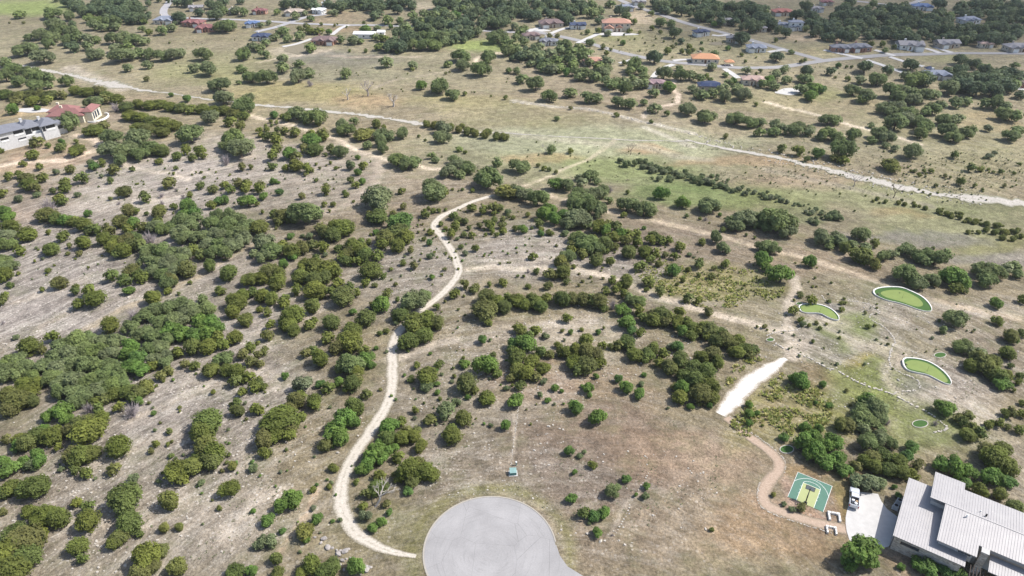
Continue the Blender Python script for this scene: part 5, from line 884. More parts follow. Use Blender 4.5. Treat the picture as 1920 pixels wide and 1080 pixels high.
# ---- red tiled house behind it
o_ = gp(104,232,0); root = empty('tiled_house', o_, R(6)); wm = rmat('ivory_stucco',(.70,.64,.50)); rm = roofm('redtile')
block(root, (-3,15,0,10), 4.2, 2.6, wm, rm, .7, wins=False, chim=True)
block(root, (-5,8,6,14), 4.6, 2.6, wm, rm, .7, wins=False, chim=True)
block(root, (14,19,2,13), 5.4, 1.9, wm, rm, .7, wins=False)
for f, b, a0, a1, z0, z1 in (('f',(-3,15,0,10),4,5.2,1.4,3.2), ('f',(-3,15,0,10),8,9.4,1.4,3.2), ('f',(-3,15,0,10),14,15.6,1.2,3.2), ('r',(14,19,2,13),.8,2.6,.8,4.4), ('r',(14,19,2,13),3.2,5.4,.8,4.4), ('r',(14,19,2,13),6.2,8.6,.8,4.4)): window(root, f, b, a0, a1, z0, z1)
tag(root, 'ivory house with red tiled hip roofs behind the stucco house', 'house')
for cx, cy, r_, lb in ((166,218,5.2,'low curved white garden wall beside the red tiled house'), (183,222,5.0,'low curved white garden wall farther from the red tiled house')):
    c = gp(cx, cy); root = MB()
    pts = [(c[0]+r_*cos(t), c[1]+r_*1.5*sin(t)) for t in np.linspace(-1.9, 1.5, 26)]
    for (xa, ya), (xb, yb) in zip(pts[:-1], pts[1:]):
        n_ = np.array([-(yb-ya), xb-xa]); n_ /= np.linalg.norm(n_); n_ *= .2
        z = c[2]; root.prism([(xa-n_[0],ya-n_[1]),(xb-n_[0],yb-n_[1]),(xb+n_[0],yb+n_[1]),(xa+n_[0],ya+n_[1])], z-.6, z+.95)
    tag(root.build('garden_wall', M['white']), lb, 'garden wall')
# scrappy paved yards by the far houses
for px, py, rx, ry, lb in ((560,92,26,9,'pale gravel yard left of the long brown roofed house'), (1155,64,40,3,'pale terrace in front of the terracotta villa'), (1005,57,26,3,'pale turning area at the street head'), (1345,82,16,3,'pale parking pad by the dark roofed house'), (1480,172,26,6,'pale patio among oaks'), (60,207,40,4,'reddish paved court behind the stucco house')):
    sheet('yard', [tuple(gp(px+rx*cos(t)*(1+.15*sin(3*t)), py+ry*sin(t)*(1+.12*cos(4*t)))[:2]) for t in np.linspace(0,2*pi,28)[:-1]], M['concrete'] if py > 100 or py < 80 else M['gravel'], .14, lb)

# ------------------------------------------------------------------ near house with the metal roof
HO = np.array([75.8, 89.7]); HU = np.array([.823,-.568]); HV = np.array([.568,.823])
hang = math.atan2(HU[1], HU[0])
house = empty('metal_roofed_house', (HO[0], HO[1], float(hgt(*HO))), hang)
def metal():
    m, nt, N, L, b = mat_new('pale_standing_seam_metal')
    P = mapping(N, L, 'Object'); f = mrange(N, L, noise(N, L, P, .5, 4, .6), .3, .7, 0, 1)
    sx = N.new('ShaderNodeSeparateXYZ'); L.new(P, sx.inputs[0])
    fl = math_(N, L, 'FLOOR', math_(N, L, 'DIVIDE', sx.outputs[0], .48)); wn_ = N.new('ShaderNodeTexWhiteNoise'); wn_.noise_dimensions = '1D'; L.new(fl, wn_.inputs['W'])
    k = mrange(N, L, wn_.outputs['Value'], 0, 1, .98, 1.02); kc = N.new('ShaderNodeCombineColor'); [L.new(k, kc.inputs[i]) for i in range(3)]
    c = mix(N, L, 1.0, mix(N, L, f, (.325,.31,.31), (.365,.35,.345)), kc.outputs[0], 'MULTIPLY')
    L.new(c, b.inputs['Base Color']); b.inputs['Roughness'].default_value = .55; b.inputs['Metallic'].default_value = .15; return m
M['metal'] = metal()
def stonewall():
    m, nt, N, L, b = mat_new('limestone_cladding')
    P = mapping(N, L, 'Object', (1,1,2.1)); vo = N.new('ShaderNodeTexVoronoi'); vo.inputs['Scale'].default_value = 1.9; vo.distance = 'CHEBYCHEV'; L.new(P, vo.inputs['Vector'])
    ve = N.new('ShaderNodeTexVoronoi'); ve.feature = 'DISTANCE_TO_EDGE'; ve.inputs['Scale'].default_value = 1.9; L.new(P, ve.inputs['Vector'])
    s_ = N.new('ShaderNodeSeparateColor'); L.new(vo.outputs['Color'], s_.inputs[0])
    c = mix(N, L, s_.outputs[0], (.30,.25,.21), (.60,.54,.47)); c = mix(N, L, mrange(N, L, ve.outputs['Distance'], 0, .06, 1, 0), c, (.62,.58,.52))
    L.new(c, b.inputs['Base Color']); b.inputs['Roughness'].default_value = .9
    bp = N.new('ShaderNodeBump'); bp.inputs['Strength'].default_value = .6; L.new(ve.outputs['Distance'], bp.inputs['Height']); L.new(bp.outputs[0], b.inputs['Normal']); return m
M['cladding'] = stonewall()
def slab(poly, zf, th=.24):
    mb = MB(); mb.prism(poly, lambda x, y: zf(x, y)-th, zf); return mb
def seams(mbx, x0, x1, y0, y1, zf, skip=None):
    x = x0+.24
    while x < x1-.1:
        V = []
        for y in (y0, y1):
            for dx, dz in ((-.025,0),(.025,0),(.025,.05),(-.025,.05)): V.append((x+dx, y, zf(x, y)+dz-.002))
        mbx.add(V, [(0,1,2,3),(7,6,5,4),(0,4,5,1),(1,5,6,2),(2,6,7,3),(3,7,4,0)]); x += .48
zA = lambda x, y: 4.25 + y*.035                                        # garage wing, low slope up to the back
slabA = slab([(0,0),(12.6,0),(12.6,2.6),(7.6,12.2),(4.9,17.5),(0,17.5)], zA)
rA = slab([(0,0),(12.6,0),(12.6,17.5),(0,17.5)], zA).build('garage_roof', M['metal'], house)
sm_ = MB(); seams(sm_, 0, 12.5, .02, 17.48, zA); so = sm_.build('standing_seams', M['metal'], rA); so['kind'] = 'stuff'
RID, ZR = 11.9, 6.95
zS = lambda x, y: ZR - (RID-y)*.115                                     # main roof, front slope
zN = lambda x, y: ZR - (y-RID)*.115                                     # back slope
rB = slab([(7.1,2.1),(13.9,2.1),(13.9,5.0),(27,5.0),(27,RID),(7.1,RID)], zS).build('main_roof_front', M['metal'], house)
rC = slab([(4.35,RID),(27,RID),(27,19.0),(10.05,19.0),(10.05,21.4),(4.35,21.4)], zN).build('main_roof_back', M['metal'], house)
s1 = MB(); seams(s1, 7.1, 13.8, 2.12, RID-.05, zS); seams(s1, 13.9, 27, 5.02, RID-.05, zS); so = s1.build('standing_seams', M['metal'], rB); so['kind'] = 'stuff'
s1 = MB(); seams(s1, 4.35, 10.0, RID+.05, 21.38, zN); seams(s1, 10.05, 27, RID+.05, 18.98, zN); so = s1.build('standing_seams', M['metal'], rC); so['kind'] = 'stuff'
MB().prism([(4.3,RID-.14),(27,RID-.14),(27,RID+.14),(4.3,RID+.14)], ZR-.02, ZR+.07).build('ridge_cap', M['metal'], rC)
MB().box(.5,12.1,.5,17.0,-.6,4.05).build('garage_wall', M['cladding'], house)
MB().box(7.6,13.4,2.9,18.2,3.0,5.6).box(13.4,26.6,6.0,18.2,-.6,5.85).box(4.8,9.6,12.4,20.8,-.6,5.6).build('upper_wall', rmat('pale_stucco',(.50,.48,.46)), house)
MB().box(.3,.52,1.2,6.2,0,2.6).build('garage_door', rmat('grey_garage_door',(.20,.20,.21)), house)
MB().box(.3,.52,7.4,12.4,0,2.6).build('garage_door', rmat('grey_garage_door',(.20,.20,.21)), house)
w = MB().box(1.7,5.0,.38,.52,2.5,3.15).build('window', rmat('dark_frame',(.06,.055,.05)), house); MB().box(1.8,4.9,.34,.40,2.58,3.07).build('pane', M['glass'], w)
for x in (11.5, 12.6): 
    w = MB().box(x-.5,x+.5,2.78,2.92,4.55,5.4).build('window', rmat('dark_frame',(.06,.055,.05)), house); MB().box(x-.42,x+.42,2.74,2.80,4.62,5.33).build('pane', M['glass'], w)
MB().box(14.5,15.7,3.7,5.2,-.6,6.0).build('stone_chimney', M['cladding'], house)
MB().box(14.42,15.78,3.62,5.28,6.0,6.15).build('chimney_cap', M['concrete'], house)
zP = lambda x, y: 4.6 - (5.2-y)*.05
rP = slab([(16.3,1.2),(25.5,1.2),(25.5,5.4),(16.3,5.4)], zP, .18).build('porch_roof', M['metal'], house); s1 = MB(); seams(s1,16.3,25.4,1.25,5.35,zP); so = s1.build('standing_seams', M['metal'], rP); so['kind']='stuff'
for i in range(5): MB().box(13.6+i*.55, 13.75+i*.55, -1.2, 2.0, 3.3, 3.5).build('pergola_beam', rmat('dark_timber',(.05,.04,.035)), house)
for x in (13.7, 15.9): MB().box(x-.1,x+.1,-1.1,-.9,-.6,3.3).build('pergola_post', rmat('dark_timber',(.05,.04,.035)), house)
MB().tube([(11.0,10.5,zS(11,10.5)),(11.0,10.5,zS(11,10.5)+.7)], .14, 8).build('vent_pipe', M['white'], rB)
MB().tube([(14.2,12.9,zN(14,12.9)),(14.2,12.9,zN(14,12.9)+.6)], .16, 8).build('vent_pipe', M['black'], rC)
MB().tube([(13.2,13.6,zN(14,13.6)),(13.2,13.6,zN(14,13.6)+.4)], .10, 8).build('vent_pipe', M['white'], rC)
tag(house, 'modern house with stepped pale metal roofs and limestone garage wing', 'house')
# driveway
DR = [(690,450),(760,458),(825,465),(850,520),(895,580),(975,640),(960,760),(905,860),(860,870),(812,872),(690,835),(612,815),(590,745),(582,690),(582,640),(592,590),(604,545)]
sheet('driveway', [tuple(gp(1440+x/4, 810+y/4)[:2]) for x, y in DR], M['concrete'], .05, 'pale concrete driveway between pickup and garage wing')

# ------------------------------------------------------------------ pickup on the driveway
def pickup(loc, rz):
    t = empty('pickup_truck', loc, rz); paint = M['silver'] = simple('silver_paint', (.58,.60,.63), .3, .04, 2, metal=.35, spec=.5)
    lo = MB(); lo.add([(-2.85,-.95,.45),(2.7,-.92,.45),(2.85,-.75,.5),(2.85,.75,.5),(2.7,.92,.45),(-2.85,.95,.45),(-2.85,-.98,1.02),(2.55,-.95,.98),(2.85,-.72,.92),(2.85,.72,.92),(2.55,.95,.98),(-2.85,.98,1.02)],
      [(5,4,3,2,1,0),(6,7,8,9,10,11),(0,1,7,6),(1,2,8,7),(2,3,9,8),(3,4,10,9),(4,5,11,10),(5,0,6,11)]); lo.build('body', paint, t)
    MB().add([(1.05,-.90,.99),(2.6,-.86,.96),(2.6,.86,.96),(1.05,.90,.99),(1.05,-.82,1.20),(2.45,-.76,1.10),(2.45,.76,1.10),(1.05,.82,1.20)], [(3,2,1,0),(4,5,6,7),(0,1,5,4),(1,2,6,5),(2,3,7,6),(3,0,4,7)]).build('hood', paint, t)
    MB().add([(-1.0,-.92,1.0),(1.15,-.92,1.0),(1.15,.92,1.0),(-1.0,.92,1.0),(-.85,-.74,1.86),(.35,-.74,1.86),(.35,.74,1.86),(-.85,.74,1.86)], [(3,2,1,0),(4,5,6,7),(0,1,5,4),(1,2,6,5),(2,3,7,6),(3,0,4,7)]).build('cab', paint, t)
    MB().add([(1.12,-.80,1.12),(1.12,.80,1.12),(.43,.68,1.80),(.43,-.68,1.80),(1.15,-.80,1.14),(1.15,.80,1.14),(.46,.68,1.82),(.46,-.68,1.82)], [(3,2,1,0),(4,5,6,7),(0,1,5,4),(1,2,6,5),(2,3,7,6),(3,0,4,7)]).build('windshield', M['glass'], t)
    MB().add([(-.98,-.75,1.15),(-.98,.75,1.15),(-.87,.66,1.78),(-.87,-.66,1.78),(-1.01,-.75,1.15),(-1.01,.75,1.15),(-.90,.66,1.79),(-.90,-.66,1.79)], [(0,1,2,3),(7,6,5,4),(0,4,5,1),(1,5,6,2),(2,6,7,3),(3,7,4,0)]).build('rear_window', M['glass'], t)
    for s in (-1,1):
        MB().add([(-.85,s*.905,1.15),(.85,s*.905,1.15),(.3,s*.76,1.78),(-.8,s*.76,1.78),(-.85,s*.93,1.15),(.85,s*.93,1.15),(.3,s*.79,1.78),(-.8,s*.79,1.78)], [(0,1,2,3),(7,6,5,4),(0,4,5,1),(1,5,6,2),(2,6,7,3),(3,7,4,0)]).build('side_window', M['glass'], t)
        MB().box(-2.82,-1.02,s*.90-.07,s*.90+.07,1.0,1.38).build('bed_side', paint, t)
        MB().box(2.80,2.88,s*.62-.16,s*.62+.16,.68,.88).build('headlight', M['white'], t)
        MB().box(-2.9,-2.83,s*.86-.09,s*.86+.09,.75,1.2).build('tail_light', rmat('red_lens',(.4,.02,.02)), t)
        MB().box(.55,.72,s*1.02-.1,s*1.02+.1,1.2,1.36).build('mirror', M['black'], t)
        for x in (-1.75,1.75):
            w = MB().tube([(x,s*.70,.39),(x,s*.96,.39)], .39, 16).build('wheel', M['black'], t); MB().tube([(x,s*.93,.39),(x,s*.975,.39)], .24, 10).build('rim', M['white'], w)
    MB().box(-2.86,-2.72,-.9,.9,1.0,1.36).build('tailgate', paint, t)
    MB().box(-2.7,-1.03,-.82,.82,1.02,1.06).build('bed_floor', M['black'], t)
    MB().box(2.84,2.98,-.85,.85,.42,.62).build('bumper', M['black'], t)
    tag(t, 'silver pickup truck parked at the top of the driveway', 'pickup'); return t
tp = gp(1602,932,.9); tn = gp(1440+700/4*0+648/4, 810+405/4, .9)
tz = float(hgt(tp[0], tp[1]))+.05
trz = math.atan2(4.6, 2.1)
pickup((tp[0], tp[1], tz), trz)
for dx, dy, s, m_, lb in ((-1.5,.3,.28,'white','white box in the pickup bed behind the cab'), (-2.2,-.25,.3,'white','white sack at the tail of the pickup bed'), (-1.5,-.45,.24,'brownbox','brown box in the pickup bed beside the white box'), (-2.3,.45,.22,'dark','black crate in the corner of the pickup bed')):
    m2 = M[m_] if m_ in M else rmat('cardboard',(.40,.27,.16))
    x = tp[0]+dx*cos(trz)-dy*sin(trz); y = tp[1]+dx*sin(trz)+dy*cos(trz)
    o = MB().add([(-s,-s*.8,0),(s,-s*.8,0),(s,s*.8,0),(-s,s*.8,0),(-s*.93,-s*.74,s*1.5),(s*.93,-s*.74,s*1.5),(s*.93,s*.74,s*1.5),(-s*.93,s*.74,s*1.5)], [(3,2,1,0),(4,5,6,7),(0,1,5,4),(1,2,6,5),(2,3,7,6),(3,0,4,7)]).build('cargo_box', m2)
    o.location = (x, y, tz+1.06); o.rotation_euler = (0,0,trz+dx); tag(o, lb, 'box')

# ------------------------------------------------------------------ half court
Pq = lambda x, y: gp(1440+x/7.714, 860+y/7.714)
c3, c2, c0_, c1 = Pq(283,553), Pq(800,775), Pq(435,195), Pq(945,410)
ex = (c2-c3)[:2]; CW = np.linalg.norm(ex); ex /= CW; CL = np.linalg.norm((c0_-c3)[:2]); crz = math.atan2(ex[1], ex[0])
court = empty('half_court', (c3[0], c3[1], c3[2]), crz)
green = simple('court_green', (.085,.175,.13), .8, .06, .8); lime = simple('court_lime', (.33,.355,.165), .8, .05, .8)
MB().box(0,CW,0,CL,-.3,.06).build('slab', green, court)
k0, k1, kl = CW*.245, CW*.735, CL*.70
MB().box(k0,k1,.0,kl,.0,.066).build('key_panel', lime, court)
lw = .07
def line(poly_pts, nm='line'):
    mb = MB()
    for (xa,ya),(xb,yb) in zip(poly_pts[:-1], poly_pts[1:]):
        n_ = np.array([-(yb-ya), xb-xa]); n_ = n_/(np.linalg.norm(n_)+1e-9)*lw/2
        mb.add([(xa-n_[0],ya-n_[1],.071),(xb-n_[0],yb-n_[1],.071),(xb+n_[0],yb+n_[1],.071),(xa+n_[0],ya+n_[1],.071)], [(0,1,2,3)])
    mb.build(nm, M['white'], court)
line([(k0,0),(k0,kl)]); line([(k1,0),(k1,kl)]); line([(k0,kl),(k1,kl)])
kc = (k0+k1)/2; kr = (k1-k0)/2
line([(kc+kr*cos(t), kl+kr*.62*sin(t)) for t in np.linspace(0,pi,24)])
line([(kc+CW*.60*cos(t), CL*.18+CL*.76*sin(t)) for t in np.linspace(0,pi,60) if 0.03 < kc+CW*.60*cos(t) < CW-.03])
line([(.03,.03),(.03,CL-.03),(CW-.03,CL-.03),(CW-.03,.03)], 'border_line')
for y in (.28,.42,.55):
    for s, x in ((-1,k0),(1,k1)): MB().box(x+s*.05 if s>0 else x-.25, x+.25 if s>0 else x-.05, CL*y, CL*y+.07, .0, .072).build('tick', M['white'], court)
tag(court, 'green half basketball court with lime key and white lines', 'sports court')
hoop = empty('basketball_hoop', (c3[0]+ex[0]*kc-ex[1]*.35, c3[1]+ex[1]*kc+ex[0]*.35, c3[2]+.06), crz)
blk = rmat('black_steel',(.025,.025,.028))
MB().box(-.35,.35,-.35,.35,0,.12).box(-.12,.12,-.12,.12,.1,2.6).build('pole', blk, hoop)
MB().tube([(0,0,2.5),(0,.5,2.95),(0,1.35,3.15)], .09, 6).tube([(0,0,2.0),(0,.6,2.5),(0,1.35,2.9)], .06, 6).build('arm', blk, hoop)
bb = MB().box(-.92,.92,1.35,1.40,2.75,3.85).build('backboard', rmat('clear_board',(.50,.52,.50)), hoop)
MB().box(-.95,.95,1.345,1.405,2.68,2.76).box(-.95,.95,1.345,1.405,3.85,3.92).box(-.96,-.9,1.345,1.405,2.7,3.9).box(.9,.96,1.345,1.405,2.7,3.9).build('frame', blk, bb)
MB().tube([(.23*cos(t),1.66+.23*sin(t),3.05) for t in np.linspace(0,2*pi,17)], .02, 5, False).build('rim', rmat('orange_rim',(.6,.15,.03)), hoop)
nt_ = MB(); [nt_.tube([(.22*cos(t),1.66+.22*sin(t),3.04),(.13*cos(t+.4),1.66+.13*sin(t+.4),2.62)], .008, 3, False) for t in np.linspace(0,2*pi,13)[:-1]]; nt_.build('net', M['white'], hoop)
tag(hoop, 'black basketball hoop standing at the end of the green court', 'basketball hoop')

# ------------------------------------------------------------------ putting greens
turf = simple('putting_turf', (.175,.225,.066), .9, .10, .5, bump=.05); fringe = simple('dark_fringe_turf', (.045,.10,.022), .95, .15, 1.0, bump=.2)
Lq = lambda pts: np.array([gp(1440+x/4, 540+y/4) for x, y in pts])
def smooth_loop(P, it=2):
    for _ in range(it):
        Q = np.roll(P, -1, axis=0); P = np.stack([P*.75+Q*.25, P*.25+Q*.75], 1).reshape(-1, P.shape[1])
    return P
def inset(P, d, front=None):
    c = P.mean(0); T = np.roll(P,-1,0)-np.roll(P,1,0); n_ = np.stack([-T[:,1],T[:,0]],-1); n_ /= np.linalg.norm(n_,axis=1)[:,None]
    area = np.sum(P[:,0]*np.roll(P[:,1],-1)-np.roll(P[:,0],-1)*P[:,1])
    nn = n_*(1 if area > 0 else -1)
    if front is not None: d = d + (front-d)*sstep(-.2,.7,nn[:,1:2])
    return P + nn*d
def ring(mb, A, B, z0, z1):
    n = len(A); V = [(x,y,z0) for x,y in A]+[(x,y,z0) for x,y in B]+[(x,y,z1) for x,y in A]+[(x,y,z1) for x,y in B]
    F = []
    for i in range(n):
        j = (i+1)%n; F += [(2*n+i,2*n+j,3*n+j,3*n+i),(i,j,2*n+j,2*n+i),(n+j,n+i,3*n+i,3*n+j)]
    return mb.add(V, F)
def fan(mb, P, z):
    n = len(P); c = P.mean(0); return mb.prism([tuple(p) for p in P], z-.25, z)
GRN = [
 ([(222,140),(260,124),(340,124),(412,137),(482,170),(526,212),(536,248),(500,247),(455,232),(420,212),(390,197),(340,193),(280,192),(240,178)], None, .34, 'small bean shaped putting green beside the track'),
 ([(780,22),(830,4),(930,0),(1010,8),(1085,40),(1155,72),(1212,122),(1236,175),(1195,182),(1125,166),(1050,137),(980,116),(900,100),(840,78),(790,52)], [(835,42),(880,26),(980,22),(1060,50),(1130,86),(1168,130),(1140,147),(1080,136),(1000,106),(920,86),(860,66)], .46, 'largest putting green, ringed by dark turf and white curb'),
 ([(1000,532),(1100,535),(1205,560),(1305,620),(1365,682),(1380,732),(1330,725),(1265,692),(1195,656),(1115,642),(1045,625),(1008,590)], [(1016,568),(1070,548),(1150,560),(1230,592),(1300,642),(1345,692),(1345,714),(1300,708),(1240,672),(1170,637),(1100,625),(1040,605)], .38, 'lowest putting green, curved like a crescent above the grass bank'),
]
for outer, inner, bw, lb in GRN:
    P3 = Lq(outer); base = P3[:,2].mean()+.35; P = smooth_loop(P3[:,:2]); ctr = P.mean(0)
    root = empty('putting_green', (ctr[0], ctr[1], base)); P = P-ctr
    In = inset(P, bw, .12); Q = smooth_loop(Lq(inner)[:,:2])-ctr if inner else inset(P, bw+.35, .5)
    # white curb is wide and tall along the uphill back, slim in front
    ring(MB(), P, In, -.9, .16).build('curb', M['blockstone'], root)
    fb = MB(); fan(fb, inset(P, bw-.02, .10), .0); fb.build('fringe', fringe, root)
    tb = MB(); fan(tb, Q, .02); tb.build('turf', turf, root)
    m_ = Q.mean(0); MB().tube([(m_[0],m_[1],.022),(m_[0],m_[1],.026)], .16, 10).build('cup', M['black'], root)
    MB().tube([(m_[0],m_[1],.0),(m_[0],m_[1],1.6)], .02, 5).build('flagstick', M['black'], root)
    tag(root, lb, 'putting green', 'putting greens on the slope')
for i, (x, y, w_, h_, lb) in enumerate(((1290,505,48,20,'small oval tee mat above the lowest green'), (1140,1020,62,30,'small tee mat with white edge near the bank bottom'), (262,275,34,12,'small dark tee mat below the small green'), (18,390,34,14,'small tee mat left of the track crossing'), (235,118,26,12,'small tee mat behind the small green'), (-1300+30,1205,0,0,''))):
    if not lb: continue
    P3 = Lq([(x+w_*cos(t), y+h_*sin(t)) for t in np.linspace(0,2*pi,18)[:-1]]); ctr = P3[:,:2].mean(0); P = P3[:,:2]-ctr
    root = empty('tee_mat', (ctr[0], ctr[1], P3[:,2].mean()+.06)); ring(MB(), P, inset(P,.18), -.4, .10).build('edging', M['stone'], root); fb = MB(); fan(fb, inset(P,.16), .04); fb.build('turf', fringe, root)
    tag(root, lb, 'tee mat', 'tee mats')
P3 = np.array([gp(1440+x/4, 810+y/4) for x, y in [(140+55*cos(t), 132+32*sin(t)) for t in np.linspace(0,2*pi,18)[:-1]]]); ctr = P3[:,:2].mean(0); P = P3[:,:2]-ctr
root = empty('tee_mat', (ctr[0], ctr[1], P3[:,2].mean()+.06)); ring(MB(), P, inset(P,.18), -.4, .10).build('edging', M['stone'], root); fb = MB(); fan(fb, inset(P,.16), .04); fb.build('turf', fringe, root)
tag(root, 'small tee mat above the half court', 'tee mat', 'tee mats')

# ------------------------------------------------------------------ stones
def rock_mesh(seed, flat=.55):
    g = np.random.default_rng(seed); V, F = ico_core((0,0,0), (1,1,1))
    E = {}; V = [np.array(v) for v in V]; F2 = []
    def mid(a, b):
        k = (min(a,b), max(a,b))
        if k not in E: m_ = V[a]+V[b]; V.append(m_/np.linalg.norm(m_)); E[k] = len(V)-1
        return E[k]
    for a, b, c in F:
        x, y, z = mid(a,b), mid(b,c), mid(c,a); F2 += [(a,x,z),(x,b,y),(z,y,c),(x,y,z)]
    A = np.array(V)
    for _ in range(7):                       # chop flat faces
        n_ = g.normal(size=3); n_ /= np.linalg.norm(n_); d = g.uniform(.5,.85); s = A@n_; A -= np.outer(np.maximum(0, s-d), n_)
    A *= np.array([.5, .5*g.uniform(.6,.95), .5*flat]); A += g.normal(size=A.shape)*.012
    me = bpy.data.meshes.new('boulder'); me.from_pydata(A.tolist(), [], F2); me.materials.append(M['boulder']); me.update(); return me
RK = [rock_mesh(900+i, .55+.08*(i%3)) for i in range(7)]
BD = [(270,420,60),(370,510,75),(430,440,115),(490,585,120),(565,600,60),(640,640,60),(790,650,130),(660,712,120),(640,790,75),(745,810,95),(700,880,60),(800,785,50),(760,965,60),(870,760,45),(1130,960,150),(1205,920,85),(1040,1035,60),(700,640,55),(840,620,60)]
bs = []
for i, (x, y, w_) in enumerate(BD):
    px, py = 560+x/9, 960+y/9; p = gp(px, py, .25); w = w_/9*mpp(p)*1.15
    o = bpy.data.objects.new('boulder', RK[i%7]); link(o); o.location = (p[0], p[1], p[2]+w*.10); o.rotation_euler = (0, 0, i*1.7); o.scale = (w, w, w*.9); bs.append((px, w_, o))
for i, (px, w_, o) in enumerate(sorted(bs, key=lambda t: t[0])):
    tag(o, f"{'large' if w_ > 90 else 'small'} grey limestone boulder, {ORD[i]} from left in the pile beside the gravel path", 'boulder', 'boulders beside the gravel path')
for i, (px, py, w_, lb) in enumerate(((1101,1000,9,'white rock left of the lone shrub by the turning circle'),(1126,1014,10,'white rock below the lone shrub by the turning circle'),(1685,712,8,'white rock left of the lowest putting green'),(633,848,8,'pale rock beside the gravel path bend'),(1180,962,5,'dark small rock near the dashed stone line'),(240,557,8,'pale rock on the grey slab slope'),(222,573,6,'small pale rock below its neighbour on the slab slope'))):
    p = gp(px, py, .2); w = w_*mpp(p); o = bpy.data.objects.new('rock', RK[(i+2)%7].copy()); o.data.materials[0] = M['boulder'] if 'dark' in lb else M['stone']; link(o); o.location = (p[0], p[1], p[2]+w*.1); o.rotation_euler = (0,0,i); o.scale = (w, w*.8, w*.7); tag(o, lb, 'rock')
# edging rows of small stones: too small to tell apart
def stone_row(name, pts, size, label, gap=.9, jit=.25, skip=.2):
    p = resample([gp(*q)[:2] for q in pts], size*gap); mb = MB(); g = np.random.default_rng(len(pts))
    for i, (x, y) in enumerate(p):
        if g.random() < skip: continue
        x += g.normal()*size*jit; y += g.normal()*size*jit; s = size*g.uniform(.35,.7); z = float(hgt(x, y)); a = g.uniform(0,pi)
        P = [(x+s*cos(a+t)*g.uniform(.75,1.1), y+s*sin(a+t)*g.uniform(.6,1)) for t in (0,1.2,2.3,3.3,4.3,5.3)]
        mb.prism(P, z-.1, z+s*.55)
    tag(mb.build(name, M['stone']), label, kind='stuff')
Lp = lambda pts: [(1440+x/4, 540+y/4) for x, y in pts]
stone_row('stone_edging', Lp([(-10,360),(30,372),(60,420),(150,465),(230,490),(330,535),(400,580),(470,605),(560,640),(640,690),(740,740),(860,770),(945,800),(1000,835),(1100,885),(1200,930),(1290,1000),(1350,1045),(1330,1070),(1240,1085)]), .55, 'row of pale stones edging the lower walk')
stone_row('stone_edging', Lp([(945,800),(960,775),(1060,770),(1140,765),(1140,720),(1110,680),(1000,640),(920,590),(905,540),(930,440),(960,400),(920,340),(870,290),(790,250),(750,215),(790,195),(850,190),(780,130),(700,105),(620,100)]), .45, 'row of pale stones edging the upper walk')
stone_row('stone_edging', Lp([(0,355),(80,325),(200,325),(260,285)]), .45, 'row of pale stones by the track crossing')
stone_row('stone_edging', Lp([(400,50),(430,100),(470,130)]), .4, 'short row of pale stones above the small green')
stone_row('stone_edging', [(1368,780),(1400,806),(1440,832),(1474,862),(1472,886)], .28, 'pale stones along the upper side of the reddish trail')
stone_row('stone_edging', [(1424,905),(1419,930),(1424,950),(1450,965),(1500,982),(1560,1000)], .28, 'pale stones along the lower side of the reddish trail')
stone_row('marker_stones', [(1216,888),(1190,930),(1170,975),(1152,1004)], .34, 'dashed line of small white stones across the lot', 2.2, .15)
stone_row('marker_stones', [(972,762),(968,800),(962,840),(958,872)], .30, 'thin line of small white stones up the lot', 1.4, .3)
stone_row('ledge_stones', [(960,192),(1040,200),(1100,204),(1180,222),(1250,238),(1300,252),(1360,268)], .8, 'broken ledge of grey limestone above the meadow', .8, 1.2, .45)
stone_row('bank_stones', [(1310,262),(1440,285),(1540,306),(1640,330),(1720,347),(1800,362)], .8, 'limestone blocks along the creek bank', 1.0, 2.2, .4)
stone_row('bank_stones', [(1440,300),(1560,325),(1660,352),(1740,370),(1840,383)], .7, 'limestone blocks along the lower creek bank', 1.0, 2.0, .4)
# two white limestone seats by the court
for x, y, wv, hv, lb in ((955,850,175,130,'white limestone block seat below the half court'), (915,1045,150,110,'second white limestone block seat beside the driveway')):
    c = Pq(x, y); s = mpp(c)/7.714; W2, H2 = wv*s/2, hv*s/2*1.25
    root = empty('stone_seat', c, R(-14))
    for bx0, bx1, by0, by1 in ((-W2,-W2*.35,H2*.55,H2),(-W2*.33,W2*.32,H2*.58,H2*.98),(W2*.34,W2,H2*.5,H2),(-W2,-W2*.62,-H2*.25,H2*.52),(-W2,-W2*.6,-H2,-H2*.28),(W2*.62,W2,-H2*.3,H2*.47),(W2*.6,W2*.98,-H2,-H2*.33)):
        MB().add([(bx0,by0,-.2),(bx1,by0,-.2),(bx1,by1,-.2),(bx0,by1,-.2),(bx0+.05,by0+.04,.5),(bx1-.06,by0+.05,.5),(bx1-.05,by1-.05,.5),(bx0+.06,by1-.04,.5)], [(3,2,1,0),(4,5,6,7),(0,1,5,4),(1,2,6,5),(2,3,7,6),(3,0,4,7)]).build('stone_block', M['blockstone'], root)
    tag(root, lb, 'stone seat')
# condensers between driveway and house
for i, (x, y, lb) in enumerate(((958,560,'grey air conditioner nearest the garage corner'), (985,520,'grey air conditioner beside the round shrub'))):
    p = gp(1440+x/4, 810+y/4, .5); root = empty('air_conditioner', p, hang)
    MB().box(-.5,.5,-.5,.5,0,1.0).build('cabinet', rmat('condenser_grey',(.42,.43,.44)), root); MB().tube([(0,0,1.0),(0,0,1.03)], .4, 14).build('fan_grille', M['black'], root); MB().box(-.65,.65,-.65,.65,-.2,.06).build('pad', M['concrete'], root); tag(root, lb, 'air conditioner')
